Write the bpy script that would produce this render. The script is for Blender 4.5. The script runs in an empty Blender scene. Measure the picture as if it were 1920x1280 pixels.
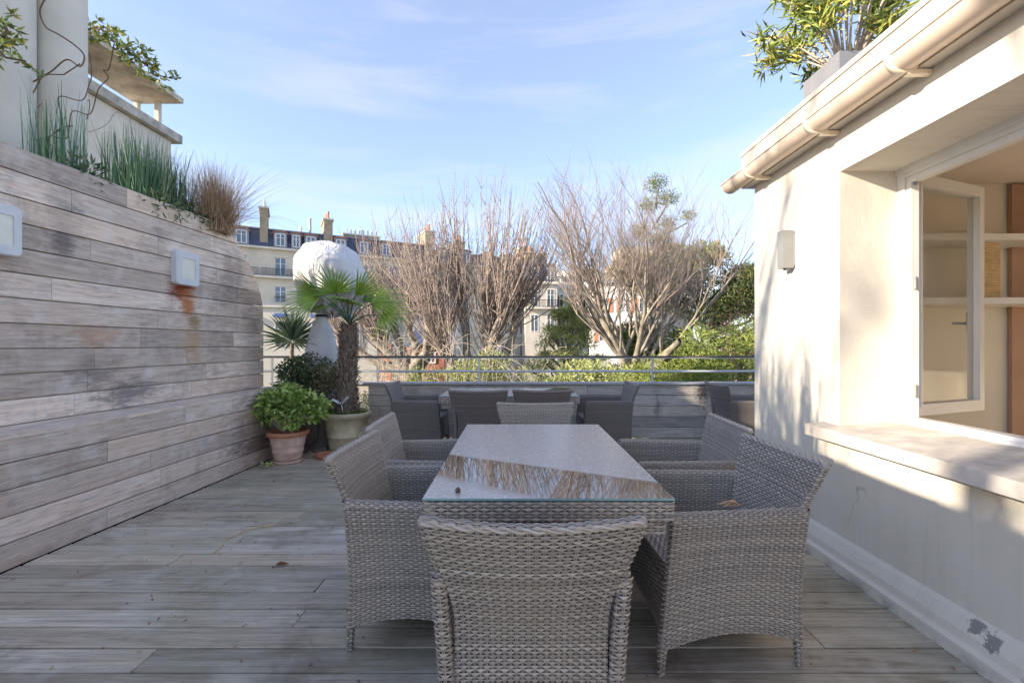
import bpy, math, random
import numpy as np
from mathutils import Vector, Matrix
R = math.radians
random.seed(7); rng = np.random.default_rng(7)
C = bpy.context.scene.collection
SC = bpy.context.scene
# ------------------------------------------------------------------ camera, sky, sun, exposure
F = 847.0; CX = 967.0; HY = 646.0; CH = 1.30
cam_d = bpy.data.cameras.new('camera'); cam = bpy.data.objects.new('camera', cam_d); C.objects.link(cam)
cam.location = (0, 0, CH); cam.rotation_euler = (R(90), 0, 0)
cam_d.sensor_width = 36; cam_d.lens = 36*F/1920
cam_d.shift_x = -(CX-960)/1920; cam_d.shift_y = (HY-640)/1920
cam_d.clip_start = 0.05; cam_d.clip_end = 2000
SC.camera = cam
SUND = Vector((1, .42, -.37)).normalized()           # the way the light travels
elev = math.asin(-SUND.z); srot = math.atan2(-SUND.x, -SUND.y)
sl = bpy.data.lights.new('sun', 'SUN'); sl.energy = 2.2; sl.angle = R(.5); sl.color = (1, .87, .70)
sun = bpy.data.objects.new('sun', sl); C.objects.link(sun)
sun.rotation_euler = SUND.to_track_quat('-Z', 'Y').to_euler(); sun.location = (-20, -8, 12)
W = bpy.data.worlds.new('World'); SC.world = W; W.use_nodes = True
def build_world():
    nt = W.node_tree; n = nt.nodes; l = nt.links; n.clear()
    out = n.new('ShaderNodeOutputWorld'); bg = n.new('ShaderNodeBackground'); sky = n.new('ShaderNodeTexSky')
    sky.sky_type = 'NISHITA'; sky.sun_disc = False; sky.sun_elevation = elev; sky.sun_rotation = srot % (2*math.pi)
    sky.altitude = 50; sky.air_density = .85; sky.dust_density = .3; sky.ozone_density = 3.0
    tc = n.new('ShaderNodeTexCoord'); mp = n.new('ShaderNodeMapping')
    mp.inputs['Rotation'].default_value = (R(10), R(52), R(25)); mp.inputs['Scale'].default_value = (.8, 1.8, 6.5)
    mp.inputs['Location'].default_value = (1.3, .2, .4)
    l.new(tc.outputs['Generated'], mp.inputs[0])
    a = n.new('ShaderNodeTexNoise'); a.inputs['Scale'].default_value = 1.5; a.inputs['Detail'].default_value = 9; a.inputs['Roughness'].default_value = .55; a.inputs['Distortion'].default_value = .35
    l.new(mp.outputs[0], a.inputs[0])
    b = n.new('ShaderNodeTexNoise'); b.inputs['Scale'].default_value = 1.3; b.inputs['Detail'].default_value = 3
    l.new(tc.outputs['Generated'], b.inputs[0])
    rp = n.new('ShaderNodeValToRGB'); rp.color_ramp.elements[0].position = .44; rp.color_ramp.elements[1].position = .70
    l.new(a.outputs[0], rp.inputs[0])
    rb = n.new('ShaderNodeValToRGB'); rb.color_ramp.elements[0].position = .30; rb.color_ramp.elements[1].position = .62
    l.new(b.outputs[0], rb.inputs[0])
    mu = n.new('ShaderNodeMath'); mu.operation = 'MULTIPLY'; l.new(rp.outputs[0], mu.inputs[0]); l.new(rb.outputs[0], mu.inputs[1])
    mu2 = n.new('ShaderNodeMath'); mu2.operation = 'MULTIPLY_ADD'; mu2.inputs[1].default_value = .50; mu2.inputs[2].default_value = .24; l.new(mu.outputs[0], mu2.inputs[0])
    mx = n.new('ShaderNodeMix'); mx.data_type = 'RGBA'; l.new(mu2.outputs[0], mx.inputs['Factor']); tn = n.new('ShaderNodeMix'); tn.data_type = 'RGBA'; tn.blend_type = 'MULTIPLY'; tn.inputs['Factor'].default_value = 1; tn.inputs['B'].default_value = (1, .90, .86, 1); l.new(sky.outputs[0], tn.inputs['A']); l.new(tn.outputs['Result'], mx.inputs['A'])
    mx.inputs['B'].default_value = (2.05, 2.1, 2.55, 1)
    l.new(mx.outputs['Result'], bg.inputs[0]); bg.inputs[1].default_value = .096; l.new(bg.outputs[0], out.inputs[0])
build_world()
SC.view_settings.view_transform = 'Standard'; SC.view_settings.look = 'None'; SC.view_settings.gamma = 1
SC.view_settings.use_curve_mapping = False; SC.view_settings.exposure = 2.35
SC.render.engine = 'CYCLES'; SC.cycles.max_bounces = 9; SC.cycles.diffuse_bounces = 6; SC.cycles.transparent_max_bounces = 12; SC.cycles.use_denoising = True
def P(px, py, d): return Vector(((px-CX)/F*d, d, CH-(py-HY)/F*d))
# ------------------------------------------------------------------ materials
def nodes(name, rough=.7, spec=.3, metal=0.):
    m = bpy.data.materials.new(name); m.use_nodes = True; nt = m.node_tree; bs = nt.nodes['Principled BSDF']
    bs.inputs['Roughness'].default_value = rough; bs.inputs['Specular IOR Level'].default_value = spec; bs.inputs['Metallic'].default_value = metal
    return m, nt, bs
def noise(nt, vec, scale, detail=4, rough=.55, dist=0):
    t = nt.nodes.new('ShaderNodeTexNoise'); t.inputs['Scale'].default_value = scale; t.inputs['Detail'].default_value = detail
    t.inputs['Roughness'].default_value = rough; t.inputs['Distortion'].default_value = dist
    if vec is not None: nt.links.new(vec, t.inputs['Vector'])
    return t.outputs[0]
def ramp(nt, fac, stops):
    r = nt.nodes.new('ShaderNodeValToRGB'); e = r.color_ramp.elements
    while len(e) < len(stops): e.new(.5)
    for i, (p, c) in enumerate(stops):
        e[i].position = p; e[i].color = (c[0], c[1], c[2], 1) if hasattr(c, '__len__') else (c, c, c, 1)
    nt.links.new(fac, r.inputs[0]); return r.outputs[0]
def mix(nt, fac, a, b, mode='MIX'):
    x = nt.nodes.new('ShaderNodeMix'); x.data_type = 'RGBA'; x.blend_type = mode
    for v, s in ((fac, 'Factor'), (a, 'A'), (b, 'B')):
        if isinstance(v, (int, float)): x.inputs[s].default_value = v
        elif isinstance(v, (tuple, list)): x.inputs[s].default_value = (v[0], v[1], v[2], 1)
        else: nt.links.new(v, x.inputs[s])
    return x.outputs['Result']
def mth(nt, op, a, b=0., c=0.):
    x = nt.nodes.new('ShaderNodeMath'); x.operation = op
    for i, v in enumerate((a, b, c)):
        if isinstance(v, (int, float)): x.inputs[i].default_value = v
        else: nt.links.new(v, x.inputs[i])
    return x.outputs[0]
def mapping(nt, vec, scale, loc=(0, 0, 0)):
    m = nt.nodes.new('ShaderNodeMapping'); nt.links.new(vec, m.inputs[0]); m.inputs['Scale'].default_value = scale; m.inputs['Location'].default_value = loc
    return m.outputs[0]
def bump(nt, bs, h, strength=.3, dist=.005):
    b = nt.nodes.new('ShaderNodeBump'); b.inputs['Strength'].default_value = strength; b.inputs['Distance'].default_value = dist
    nt.links.new(h, b.inputs['Height']); nt.links.new(b.outputs[0], bs.inputs['Normal'])
def geo(nt): return nt.nodes.new('ShaderNodeNewGeometry').outputs['Position']
def sep(nt, v):
    s = nt.nodes.new('ShaderNodeSeparateXYZ'); nt.links.new(v, s.inputs[0]); return s.outputs

def wood(name, sc, cols, dark, darkamt, green=0., blotch=1.2, extra=None, rough=.75):
    m, nt, bs = nodes(name, rough, .25)
    pos = geo(nt); oi = nt.nodes.new('ShaderNodeObjectInfo'); rnd = oi.outputs['Random']
    off = nt.nodes.new('ShaderNodeVectorMath'); off.operation = 'ADD'; nt.links.new(pos, off.inputs[0])
    cmb = nt.nodes.new('ShaderNodeCombineXYZ'); k = mth(nt, 'MULTIPLY', rnd, 37.)
    for i in range(3): nt.links.new(k, cmb.inputs[i])
    nt.links.new(cmb.outputs[0], off.inputs[1]); v = off.outputs[0]
    g = noise(nt, mapping(nt, v, sc), 1., 8, .72, 1.2)
    g2 = noise(nt, mapping(nt, v, tuple(s*.35 for s in sc)), 1., 4, .5, 2.0)
    base = ramp(nt, g, [(.34, cols[0]), (.50, cols[1]), (.66, cols[2])])
    base = mix(nt, mth(nt, 'MULTIPLY', ramp(nt, g2, [(.35, 0), (.7, 1)]), .45), base, cols[3])
    hs = nt.nodes.new('ShaderNodeHueSaturation'); nt.links.new(base, hs.inputs['Color'])
    nt.links.new(mth(nt, 'MULTIPLY_ADD', rnd, .50, .74), hs.inputs['Value'])
    base = hs.outputs[0]
    # warm or bare boards here and there
    base = mix(nt, mth(nt, 'MULTIPLY', ramp(nt, mth(nt, 'FRACT', mth(nt, 'MULTIPLY', rnd, 7.31)), [(.70, 0), (1., 1)]), .45), base, (cols[2][0]*1.10, cols[2][1]*.92, cols[2][2]*.76))
    bl = noise(nt, mapping(nt, pos, (1, 1, 1)), blotch, 6, .62, .6)
    fl = noise(nt, mapping(nt, v, tuple(s*(3.2 if s > 5 else 2.2) for s in sc)), 1., 4, .7)
    bl2 = noise(nt, mapping(nt, pos, (1, 1, .35)), blotch*4.2, 8, .72)
    dm = mth(nt, 'MULTIPLY', ramp(nt, mth(nt, 'ADD', mth(nt, 'ADD', mth(nt, 'MULTIPLY', bl, .5), mth(nt, 'MULTIPLY', bl2, .3)), mth(nt, 'MULTIPLY', fl, .2)), [(.51, 0), (.60, 1)]), darkamt)
    base = mix(nt, mth(nt, 'MULTIPLY', ramp(nt, fl, [(.50, 0), (.66, 1)]), .30), base, (dark[0]*.8, dark[1]*.8, dark[2]*.8))
    base = mix(nt, dm, base, dark)
    lt = ramp(nt, noise(nt, mapping(nt, pos, (1, 1, 1), (5, 3, 1)), blotch*2.3, 5, .6), [(.52, 0), (.72, 1)])
    base = mix(nt, mth(nt, 'MULTIPLY', lt, .35), base, tuple(min(.75, c*1.35) for c in cols[2]))
    if green: 
        gm = ramp(nt, noise(nt, mapping(nt, pos, (1, 1, 1), (9, 2, 4)), .9, 4, .6), [(.38, 0), (.62, 1)])
        base = mix(nt, mth(nt, 'MULTIPLY', gm, green), base, (.29, .30, .17))
    if extra: base = extra(nt, pos, base)
    nt.links.new(base, bs.inputs['Base Color']); bump(nt, bs, g, .5, .003)
    return m
def spot(nt, pos, c, r, col, base, amt=1., seed=0., zs=1., hard=0, ns=(1, .3, 1.3)):
    p = nt.nodes.new('ShaderNodeVectorMath'); p.operation = 'SUBTRACT'; nt.links.new(pos, p.inputs[0]); p.inputs[1].default_value = c
    q = mapping(nt, p.outputs[0], (1, 1, zs)); L = nt.nodes.new('ShaderNodeVectorMath'); L.operation = 'LENGTH'; nt.links.new(q, L.inputs[0])
    n1 = noise(nt, mapping(nt, pos, ns, (seed, seed, 0)), 24., 9, .78)
    d = mth(nt, 'ADD', mth(nt, 'DIVIDE', L.outputs['Value'], r), mth(nt, 'MULTIPLY_ADD', n1, 3.4, -1.75))
    if not hard and seed > 4.5:
        oi = nt.nodes.new('ShaderNodeObjectInfo'); amt = mth(nt, 'MULTIPLY', amt, mth(nt, 'MULTIPLY_ADD', mth(nt, 'FRACT', mth(nt, 'MULTIPLY', oi.outputs['Random'], 13.7)), .75, .45))
    return mix(nt, mth(nt, 'MULTIPLY', ramp(nt, d, [(.60, 1), (.63, 0)] if hard else [(.25, 1), (1.0, 0)]), amt), base, col)
XU = lambda y: -3.42+.0586*y
XL = lambda y: -3.08+.0586*y
def wall_extra(nt, pos, base):
    dk = (.055, .05, .06)
    base = spot(nt, pos, (XU(4.3), 4.27, 1.825), .19, (.20, .04, .015), base, 1., 1., 1.2)
    base = spot(nt, pos, (XU(4.36), 4.36, 1.70), .12, (.42, .15, .05), base, .9, 2., .7)
    base = spot(nt, pos, (XU(4.42), 4.44, 1.52), .10, (.27, .18, .08), base, .8, 3.)
    base = spot(nt, pos, (XU(4.4), 4.42, 1.30), .12, (.45, .28, .16), base, .7, 4., .6)
    base = spot(nt, pos, (XU(3.2), 3.24, 2.22), .17, dk, base, .5, 5., .6)
    base = spot(nt, pos, (XU(3.2), 3.22, 2.02), .10, dk, base, .5, 6., .6)
    base = spot(nt, pos, (XU(4.9), 5.02, 2.06), .30, dk, base, .5, 7., .8)
    base = spot(nt, pos, (XU(4.9), 4.88, 1.86), .20, dk, base, .5, 7.5, .7)
    base = spot(nt, pos, (XU(5.0), 5.30, 1.60), .22, dk, base, .4, 8., .5)
    base = spot(nt, pos, (XU(5.2), 5.40, 1.15), .28, (.10, .085, .075), base, .4, 8.5, .4)
    base = spot(nt, pos, (XU(4.0), 4.02, 2.22), .16, dk, base, .35, 9., 1.)
    base = spot(nt, pos, (XU(3.3), 3.45, 1.12), .22, dk, base, .45, 10., 1.5)
    base = spot(nt, pos, (XU(3.3), 3.75, .90), .35, (.09, .085, .10), base, .6, 11., 2.6)
    base = spot(nt, pos, (XU(3.6), 3.50, 1.36), .24, (.46, .22, .10), base, .55, 13., 2.6)
    base = spot(nt, pos, (XL(5.0), 4.9, .22), .55, (.07, .055, .045), base, .7, 12., .9)
    return base
def par_extra(nt, pos, base):
    dk = (.05, .045, .05)
    base = spot(nt, pos, (2.60, 6.3, .66), .10, dk, base, .85, 1., .35)
    base = spot(nt, pos, (2.82, 6.3, .68), .07, dk, base, .7, 2., .6)
    base = spot(nt, pos, (1.98, 6.3, .40), .06, dk, base, .5, 3., .5)
    return base
M = {}
M['wall_wood'] = wood('weathered_wall_wood', (26, 1.7, 26), [(.38, .315, .27), (.60, .515, .45), (.72, .635, .555), (.62, .47, .355)], (.22, .185, .17), .40, 0, 2.6, wall_extra)
M['deck_wood'] = wood('weathered_deck_wood', (1.5, 24, 24), [(.26, .215, .165), (.47, .41, .34), (.64, .575, .50), (.46, .395, .30)], (.17, .13, .105), .62, .26, 1.9, None, .55)
M['parapet_wood'] = wood('weathered_parapet_wood', (1.6, 24, 24), [(.26, .235, .215), (.42, .39, .36), (.54, .50, .46), (.46, .39, .31)], (.17, .145, .14), .5, 0, 1.0, par_extra)
def plain(name, col, rough=.7, spec=.3, metal=0., var=.12, scale=6., bmp=0.):
    m, nt, bs = nodes(name, rough, spec, metal); pos = geo(nt)
    n = noise(nt, pos, scale, 6, .6)
    base = mix(nt, ramp(nt, n, [(.3, 0), (.7, 1)]), tuple(c*(1-var) for c in col), tuple(min(1, c*(1+var)) for c in col))
    nt.links.new(base, bs.inputs['Base Color'])
    if bmp: bump(nt, bs, noise(nt, pos, scale*12, 4), bmp, .004)
    return m
def render_wall():
    m, nt, bs = nodes('cream_painted_render', .85, .15); pos = geo(nt)
    n = noise(nt, pos, 1.6, 6, .6); n3 = noise(nt, mapping(nt, pos, (1, 6, .35)), 2.2, 6, .65)
    base = mix(nt, ramp(nt, n, [(.3, 0), (.7, 1)]), (.68, .63, .535), (.74, .69, .60))
    base = mix(nt, mth(nt, 'MULTIPLY', ramp(nt, n3, [(.5, 0), (.75, 1)]), .22), base, (.50, .455, .38))
    # hairline cracks
    vor = nt.nodes.new('ShaderNodeTexVoronoi'); vor.feature = 'DISTANCE_TO_EDGE'; vor.inputs['Scale'].default_value = .9
    wv = nt.nodes.new('ShaderNodeVectorMath'); wv.operation = 'ADD'; nt.links.new(pos, wv.inputs[0])
    nn = nt.nodes.new('ShaderNodeTexNoise'); nn.inputs['Scale'].default_value = 3.; nt.links.new(pos, nn.inputs[0])
    sc = nt.nodes.new('ShaderNodeVectorMath'); sc.operation = 'SCALE'; sc.inputs['Scale'].default_value = .5; nt.links.new(nn.outputs['Color'], sc.inputs[0]); nt.links.new(sc.outputs[0], wv.inputs[1])
    nt.links.new(wv.outputs[0], vor.inputs['Vector'])
    cr = mth(nt, 'MULTIPLY', ramp(nt, vor.outputs['Distance'], [(0, 1), (.0028, 0)]), ramp(nt, noise(nt, pos, 1.1, 2), [(.5, 0), (.62, .55)]))
    base = mix(nt, cr, base, (.30, .26, .21))
    # flaked paint at the foot of the wall, and grime along it
    base = spot(nt, pos, (1.9, 1.86, .13), .05, (.24, .22, .22), base, .9, 4., 1., 1, (1, 1, 1))
    base = spot(nt, pos, (1.9, 1.79, .115), .05, (.24, .22, .22), base, .9, 6., 1., 1, (1, 1, 1))
    base = spot(nt, pos, (1.86, 1.62, .08), .05, (.27, .25, .24), base, .7, 8., 1., 1, (1, 1, 1))
    z = sep(nt, pos)[2]
    lo = mth(nt, 'MULTIPLY', ramp(nt, z, [(0, 1), (.05, 0)]), ramp(nt, noise(nt, pos, 9, 5), [(.45, 0), (.6, .6)]))
    base = mix(nt, lo, base, (.22, .20, .18))
    dr = ramp(nt, noise(nt, mapping(nt, pos, (1, 9, .25), (3, 1, 7)), 3., 6, .7), [(.56, 0), (.70, 1)]); base = mix(nt, mth(nt, 'MULTIPLY', dr, .22), base, (.42, .38, .32))
    nt.links.new(base, bs.inputs['Base Color']); bump(nt, bs, mth(nt, 'ADD', noise(nt, pos, 60, 5, .65), mth(nt, 'MULTIPLY', noise(nt, pos, 7, 4, .6), 2.5)), .40, .004); return m
M['render'] = render_wall()
M['stone_sill'] = plain('worn_painted_stone', (.52, .475, .42), .8, .2, 0, .22, 9, .35)
M['slab'] = plain('stained_pale_concrete', (.52, .47, .41), .85, .2, 0, .16, 4, .3)
M['gutter'] = plain('beige_painted_gutter', (.62, .50, .40), .38, .45, 0, .06, 3)
M['gutter_strap'] = plain('cream_gutter_strap', (.72, .62, .50), .4, .4, 0, .06, 9)
M['white'] = plain('white_gloss_paint', (.74, .72, .69), .32, .5, 0, .03, 5)
M['room'] = plain('beige_room_paint', (.74, .68, .58), .85, .15, 0, .04, 2)
M['ceiling'] = plain('pinkish_room_ceiling', (.76, .68, .61), .85, .15, 0, .04, 2)
M['brown_panel'] = plain('brown_wood_panel', (.42, .26, .18), .6, .3, 0, .12, 3)
M['bamboo'] = plain('bamboo_slats', (.60, .42, .20), .6, .3, 0, .2, 20)
M['lamp_metal'] = plain('brushed_grey_metal', (.27, .275, .265), .5, .5, .3, .08, 12)
M['lamp_white'] = plain('pale_grey_lamp_housing', (.58, .60, .63), .5, .4, 0, .05, 8)
M['lamp_glass'] = plain('frosted_lamp_glass', (.68, .67, .60), .35, .5, 0, .06, 10)
M['rail_white'] = plain('pale_grey_rail_paint', (.55, .56, .57), .4, .4, .2, .06, 8)
M['rail_dark'] = plain('dark_handrail', (.10, .09, .08), .5, .4, 0, .15, 8)
M['cap'] = plain('zinc_parapet_cap', (.42, .42, .44), .5, .4, .4, .1, 4)
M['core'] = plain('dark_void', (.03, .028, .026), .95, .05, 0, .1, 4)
M['column'] = plain('white_column_render', (.62, .59, .53), .85, .15, 0, .07, 3, .2)
M['brickish'] = plain('brown_wall', (.36, .27, .20), .9, .1, 0, .2, 6)
M['concrete'] = plain('weathered_concrete', (.42, .40, .36), .9, .15, 0, .4, 7, .5)
M['soffit'] = plain('lichened_canopy_slab', (.55, .48, .38), .9, .1, 0, .40, 4, .5)
M['soil'] = plain('soil', (.06, .045, .03), .95, .1, 0, .3, 30, .5)
M['terracotta'] = plain('limy_terracotta', (.60, .42, .35), .85, .15, 0, .28, 9, .3)
M['terracotta_rim'] = plain('terracotta_rim', (.45, .20, .12), .8, .2, 0, .18, 9, .3)
M['glazed'] = plain('mossy_cream_pot', (.56, .49, .33), .75, .25, 0, .28, 7, .3)
M['grey_pot'] = plain('grey_fibre_pot', (.30, .28, .27), .7, .3, 0, .18, 5, .2)
M['hose'] = plain('black_rubber', (.02, .02, .02), .5, .4, 0, .1, 9)
M['planter'] = plain('grey_roof_planter', (.24, .24, .25), .55, .4, .2, .06, 5)
M['silver'] = plain('silver_foil', (.75, .75, .78), .25, .5, .6, .05, 9)
M['bark'] = plain('pale_tree_bark', (.25, .22, .175), .9, .1, 0, .55, 5, .6)
M['twig'] = plain('pinkish_winter_twigs', (.33, .265, .225), .85, .15, 0, .2, 3)
M['twig_pale'] = plain('pale_dry_twigs', (.50, .43, .35), .85, .15, 0, .2, 3)
M['twig_red'] = plain('reddish_twigs', (.26, .13, .10), .85, .15, 0, .2, 3)
M['stem'] = plain('brown_stem', (.16, .11, .075), .85, .15, 0, .2, 20)
M['stone'] = plain('haussmann_limestone', (.55, .50, .42), .9, .1, 0, .12, .9)
M['stone_trim'] = plain('limestone_trim', (.60, .56, .48), .9, .1, 0, .10, .9)
M['slate'] = plain('blue_grey_slate', (.062, .075, .115), .45, .4, 0, .2, 2.5)
M['zinc'] = plain('zinc_roofing', (.26, .28, .32), .5, .4, .3, .12, 1.5)
M['chimney'] = plain('sooty_chimney_render', (.34, .285, .21), .9, .1, 0, .22, 2)
M['pot_clay'] = plain('orange_chimney_pot', (.50, .22, .13), .8, .2, 0, .15, 5)
M['pot_white'] = plain('white_chimney_pot', (.62, .60, .56), .8, .2, 0, .1, 5)
M['brick'] = plain('red_brick_patch', (.36, .15, .10), .9, .1, 0, .2, 4)
M['cream_house'] = plain('cream_house_render', (.58, .54, .45), .9, .1, 0, .05, .7)
M['white_house'] = plain('white_house_render', (.64, .62, .58), .9, .1, 0, .06, .7)
M['grey_house'] = plain('grey_gable_render', (.30, .30, .32), .9, .1, 0, .12, 1)
M['iron'] = plain('black_wrought_iron', (.035, .035, .045), .5, .4, 0, .1, 9)
M['awning'] = plain('blue_awning_canvas', (.07, .12, .30), .8, .2, 0, .1, 3)
M['shutter'] = plain('orange_brown_shutter', (.45, .21, .11), .7, .2, 0, .1, 3)
M['ground'] = plain('garden_ground', (.10, .10, .06), .95, .1, 0, .35, .4)
def fleece():
    m, nt, bs = nodes('white_frost_fleece', .9, .1); pos = geo(nt)
    n = noise(nt, pos, 2.6, 6, .6, .8)
    nt.links.new(ramp(nt, n, [(.34, (.53, .53, .55)), (.5, (.58, .58, .59)), (.75, (.62, .61, .62))]), bs.inputs['Base Color'])
    bump(nt, bs, noise(nt, mapping(nt, pos, (2.4, 2.4, .6)), 5, 4, .5, 1.6), .9, .03)
    bs.inputs['Transmission Weight'].default_value = 0; bs.inputs['Subsurface Weight'].default_value = .1; bs.inputs['Subsurface Radius'].default_value = (.1, .1, .1); return m
M['fleece'] = fleece()
def winglass():
    m = bpy.data.materials.new('window_glass'); m.use_nodes = True; nt = m.node_tree; n = nt.nodes; n.clear()
    o = n.new('ShaderNodeOutputMaterial'); t = n.new('ShaderNodeBsdfTransparent'); t.inputs[0].default_value = (.95, .96, .94, 1)
    g = n.new('ShaderNodeBsdfGlossy'); g.inputs['Roughness'].default_value = .01; lw = n.new('ShaderNodeLayerWeight'); fr = n.new('ShaderNodeMath'); fr.operation = 'POWER'; nt.links.new(lw.outputs['Facing'], fr.inputs[0]); lw.inputs[0].default_value = .5; fr.inputs[1].default_value = 4.
    x = n.new('ShaderNodeMixShader'); nt.links.new(fr.outputs[0], x.inputs[0]); nt.links.new(t.outputs[0], x.inputs[1]); nt.links.new(g.outputs[0], x.inputs[2]); nt.links.new(x.outputs[0], o.inputs[0]); return m
M['win_glass'] = winglass()
m_, nt_, bs_ = nodes('far_window_glass', .08, .8); bs_.inputs['Base Color'].default_value = (.10, .14, .20, 1); M['far_glass'] = m_
def table_glass():
    m, nt, bs = nodes('wet_frosted_table_glass', .1, .5); tc = nt.nodes.new('ShaderNodeTexCoord'); o = tc.outputs['Object']; s = sep(nt, o)
    nz = noise(nt, o, 30, 5, .6)
    # frosted dry film beyond a slanting edge, wet clear glass in front of it (object axes: x right, y away)
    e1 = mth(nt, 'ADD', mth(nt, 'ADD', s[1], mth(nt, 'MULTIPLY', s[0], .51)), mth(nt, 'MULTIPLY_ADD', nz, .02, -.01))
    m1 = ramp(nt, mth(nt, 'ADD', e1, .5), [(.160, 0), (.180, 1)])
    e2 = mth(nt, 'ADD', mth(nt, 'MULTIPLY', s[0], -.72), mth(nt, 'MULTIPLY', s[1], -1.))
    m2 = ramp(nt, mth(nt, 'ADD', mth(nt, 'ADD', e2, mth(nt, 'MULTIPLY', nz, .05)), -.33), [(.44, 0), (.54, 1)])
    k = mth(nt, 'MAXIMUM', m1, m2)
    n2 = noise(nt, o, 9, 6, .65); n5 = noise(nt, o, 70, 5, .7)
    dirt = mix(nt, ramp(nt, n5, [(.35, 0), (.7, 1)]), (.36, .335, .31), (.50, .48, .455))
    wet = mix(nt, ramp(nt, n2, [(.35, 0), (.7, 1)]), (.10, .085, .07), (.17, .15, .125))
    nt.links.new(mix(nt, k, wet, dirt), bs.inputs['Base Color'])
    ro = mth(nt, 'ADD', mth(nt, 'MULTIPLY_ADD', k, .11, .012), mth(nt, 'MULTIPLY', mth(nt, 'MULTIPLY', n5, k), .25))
    nt.links.new(ro, bs.inputs['Roughness']); bs.inputs['IOR'].default_value = 2.7
    drops = nt.nodes.new('ShaderNodeTexVoronoi'); drops.inputs['Scale'].default_value = 130.; nt.links.new(o, drops.inputs['Vector'])
    dr = mth(nt, 'MULTIPLY', ramp(nt, drops.outputs['Distance'], [(.15, 1), (.4, 0)]), mth(nt, 'MULTIPLY', k, ramp(nt, noise(nt, o, 12, 4), [(.42, 0), (.6, 1)]))); bump(nt, bs, dr, .5, .0012)
    return m
M['table_glass'] = table_glass()
m_, nt_, bs_ = nodes('glass_edge', .1, .6); bs_.inputs['Base Color'].default_value = (.25, .42, .42, 1); M['glass_edge'] = m_
def toned(name, stops, rough=.6, spec=.35, var=None, sss=0.):
    m, nt, bs = nodes(name, rough, spec); a = nt.nodes.new('ShaderNodeAttribute'); a.attribute_name = 'tone'
    base = ramp(nt, a.outputs['Fac'], stops)
    if var: base = mix(nt, mth(nt, 'MULTIPLY', ramp(nt, noise(nt, geo(nt), var[0], 4), [(.35, 0), (.65, 1)]), var[2]), base, var[1])
    nt.links.new(base, bs.inputs['Base Color'])
    if sss: bs.inputs['Transmission Weight'].default_value = 0
    return m
M['wicker'] = toned('grey_brown_wicker', [(0, (.028, .024, .022)), (.08, (.028, .024, .022)), (.12, (.25, .22, .195)), (.55, (.41, .365, .325)), (.8, (.48, .415, .35)), (1, (.57, .53, .49))], .42, .45, (2.5, (.40, .34, .26), .35))
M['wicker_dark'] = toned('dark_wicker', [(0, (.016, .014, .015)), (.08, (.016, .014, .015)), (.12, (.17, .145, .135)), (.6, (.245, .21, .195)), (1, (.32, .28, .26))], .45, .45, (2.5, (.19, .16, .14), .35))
M['lf_bright'] = toned('bright_shrub_leaves', [(0, (.10, .18, .03)), (.5, (.24, .36, .07)), (1, (.42, .50, .16))], .5, .4)
M['lf_dark'] = toned('dark_ivy_leaves', [(0, (.03, .06, .028)), (.6, (.085, .14, .065)), (1, (.20, .22, .10))], .5, .4)
M['lf_olive'] = toned('olive_shrub_leaves', [(0, (.08, .09, .04)), (.6, (.20, .20, .09)), (1, (.34, .28, .14))], .5, .4)
M['lf_palm'] = toned('palm_fan_green', [(0, (.07, .15, .02)), (.5, (.20, .33, .045)), (.85, (.36, .43, .08)), (1, (.50, .42, .13))], .42, .45)
M['lf_yucca'] = toned('yucca_green', [(0, (.05, .10, .05)), (.6, (.15, .24, .13)), (1, (.36, .38, .22))], .5, .4)
M['lf_reed'] = toned('horsetail_green', [(0, (.04, .11, .055)), (.6, (.10, .21, .11)), (.95, (.20, .30, .14)), (1, (.40, .35, .20))], .55, .35)
M['lf_tan'] = toned('dry_tan_grass', [(0, (.22, .14, .09)), (.5, (.46, .31, .20)), (1, (.62, .48, .34))], .7, .2)
M['lf_oleander'] = toned('oleander_leaves', [(0, (.08, .13, .03)), (.5, (.24, .31, .06)), (.85, (.44, .46, .11)), (1, (.62, .46, .10))], .45, .4)
M['lf_conifer'] = toned('olive_conifer', [(0, (.22, .26, .09)), (.5, (.40, .44, .17)), (1, (.54, .55, .25))], .7, .2)
M['lf_euc'] = toned('grey_green_leaves', [(0, (.09, .12, .06)), (.6, (.20, .25, .13)), (1, (.32, .35, .20))], .6, .3)
M['lf_hedge'] = toned('mixed_green_orange_leaves', [(0, (.07, .10, .035)), (.5, (.19, .23, .08)), (.88, (.32, .34, .12)), (.93, (.42, .24, .07)), (1, (.48, .28, .08))], .6, .3)
M['lf_bamboo'] = toned('yellow_green_bamboo', [(0, (.08, .13, .02)), (.5, (.22, .28, .055)), (1, (.40, .42, .12))], .55, .3)
M['lf_moss'] = toned('moss_green', [(0, (.05, .12, .02)), (1, (.16, .28, .05))], .7, .2)
M['lf_litter'] = toned('brown_leaf_litter', [(0, (.09, .035, .02)), (.5, (.24, .10, .05)), (.9, (.40, .24, .12)), (1, (.5, .42, .22))], .7, .2)
M['palm_bark'] = plain('fibrous_palm_bark', (.20, .16, .13), .95, .1, 0, .4, 25, .8)
M['palm_fibre'] = toned('palm_fibre', [(0, (.08, .055, .04)), (.6, (.26, .19, .145)), (1, (.46, .37, .28))], .9, .1)
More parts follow.
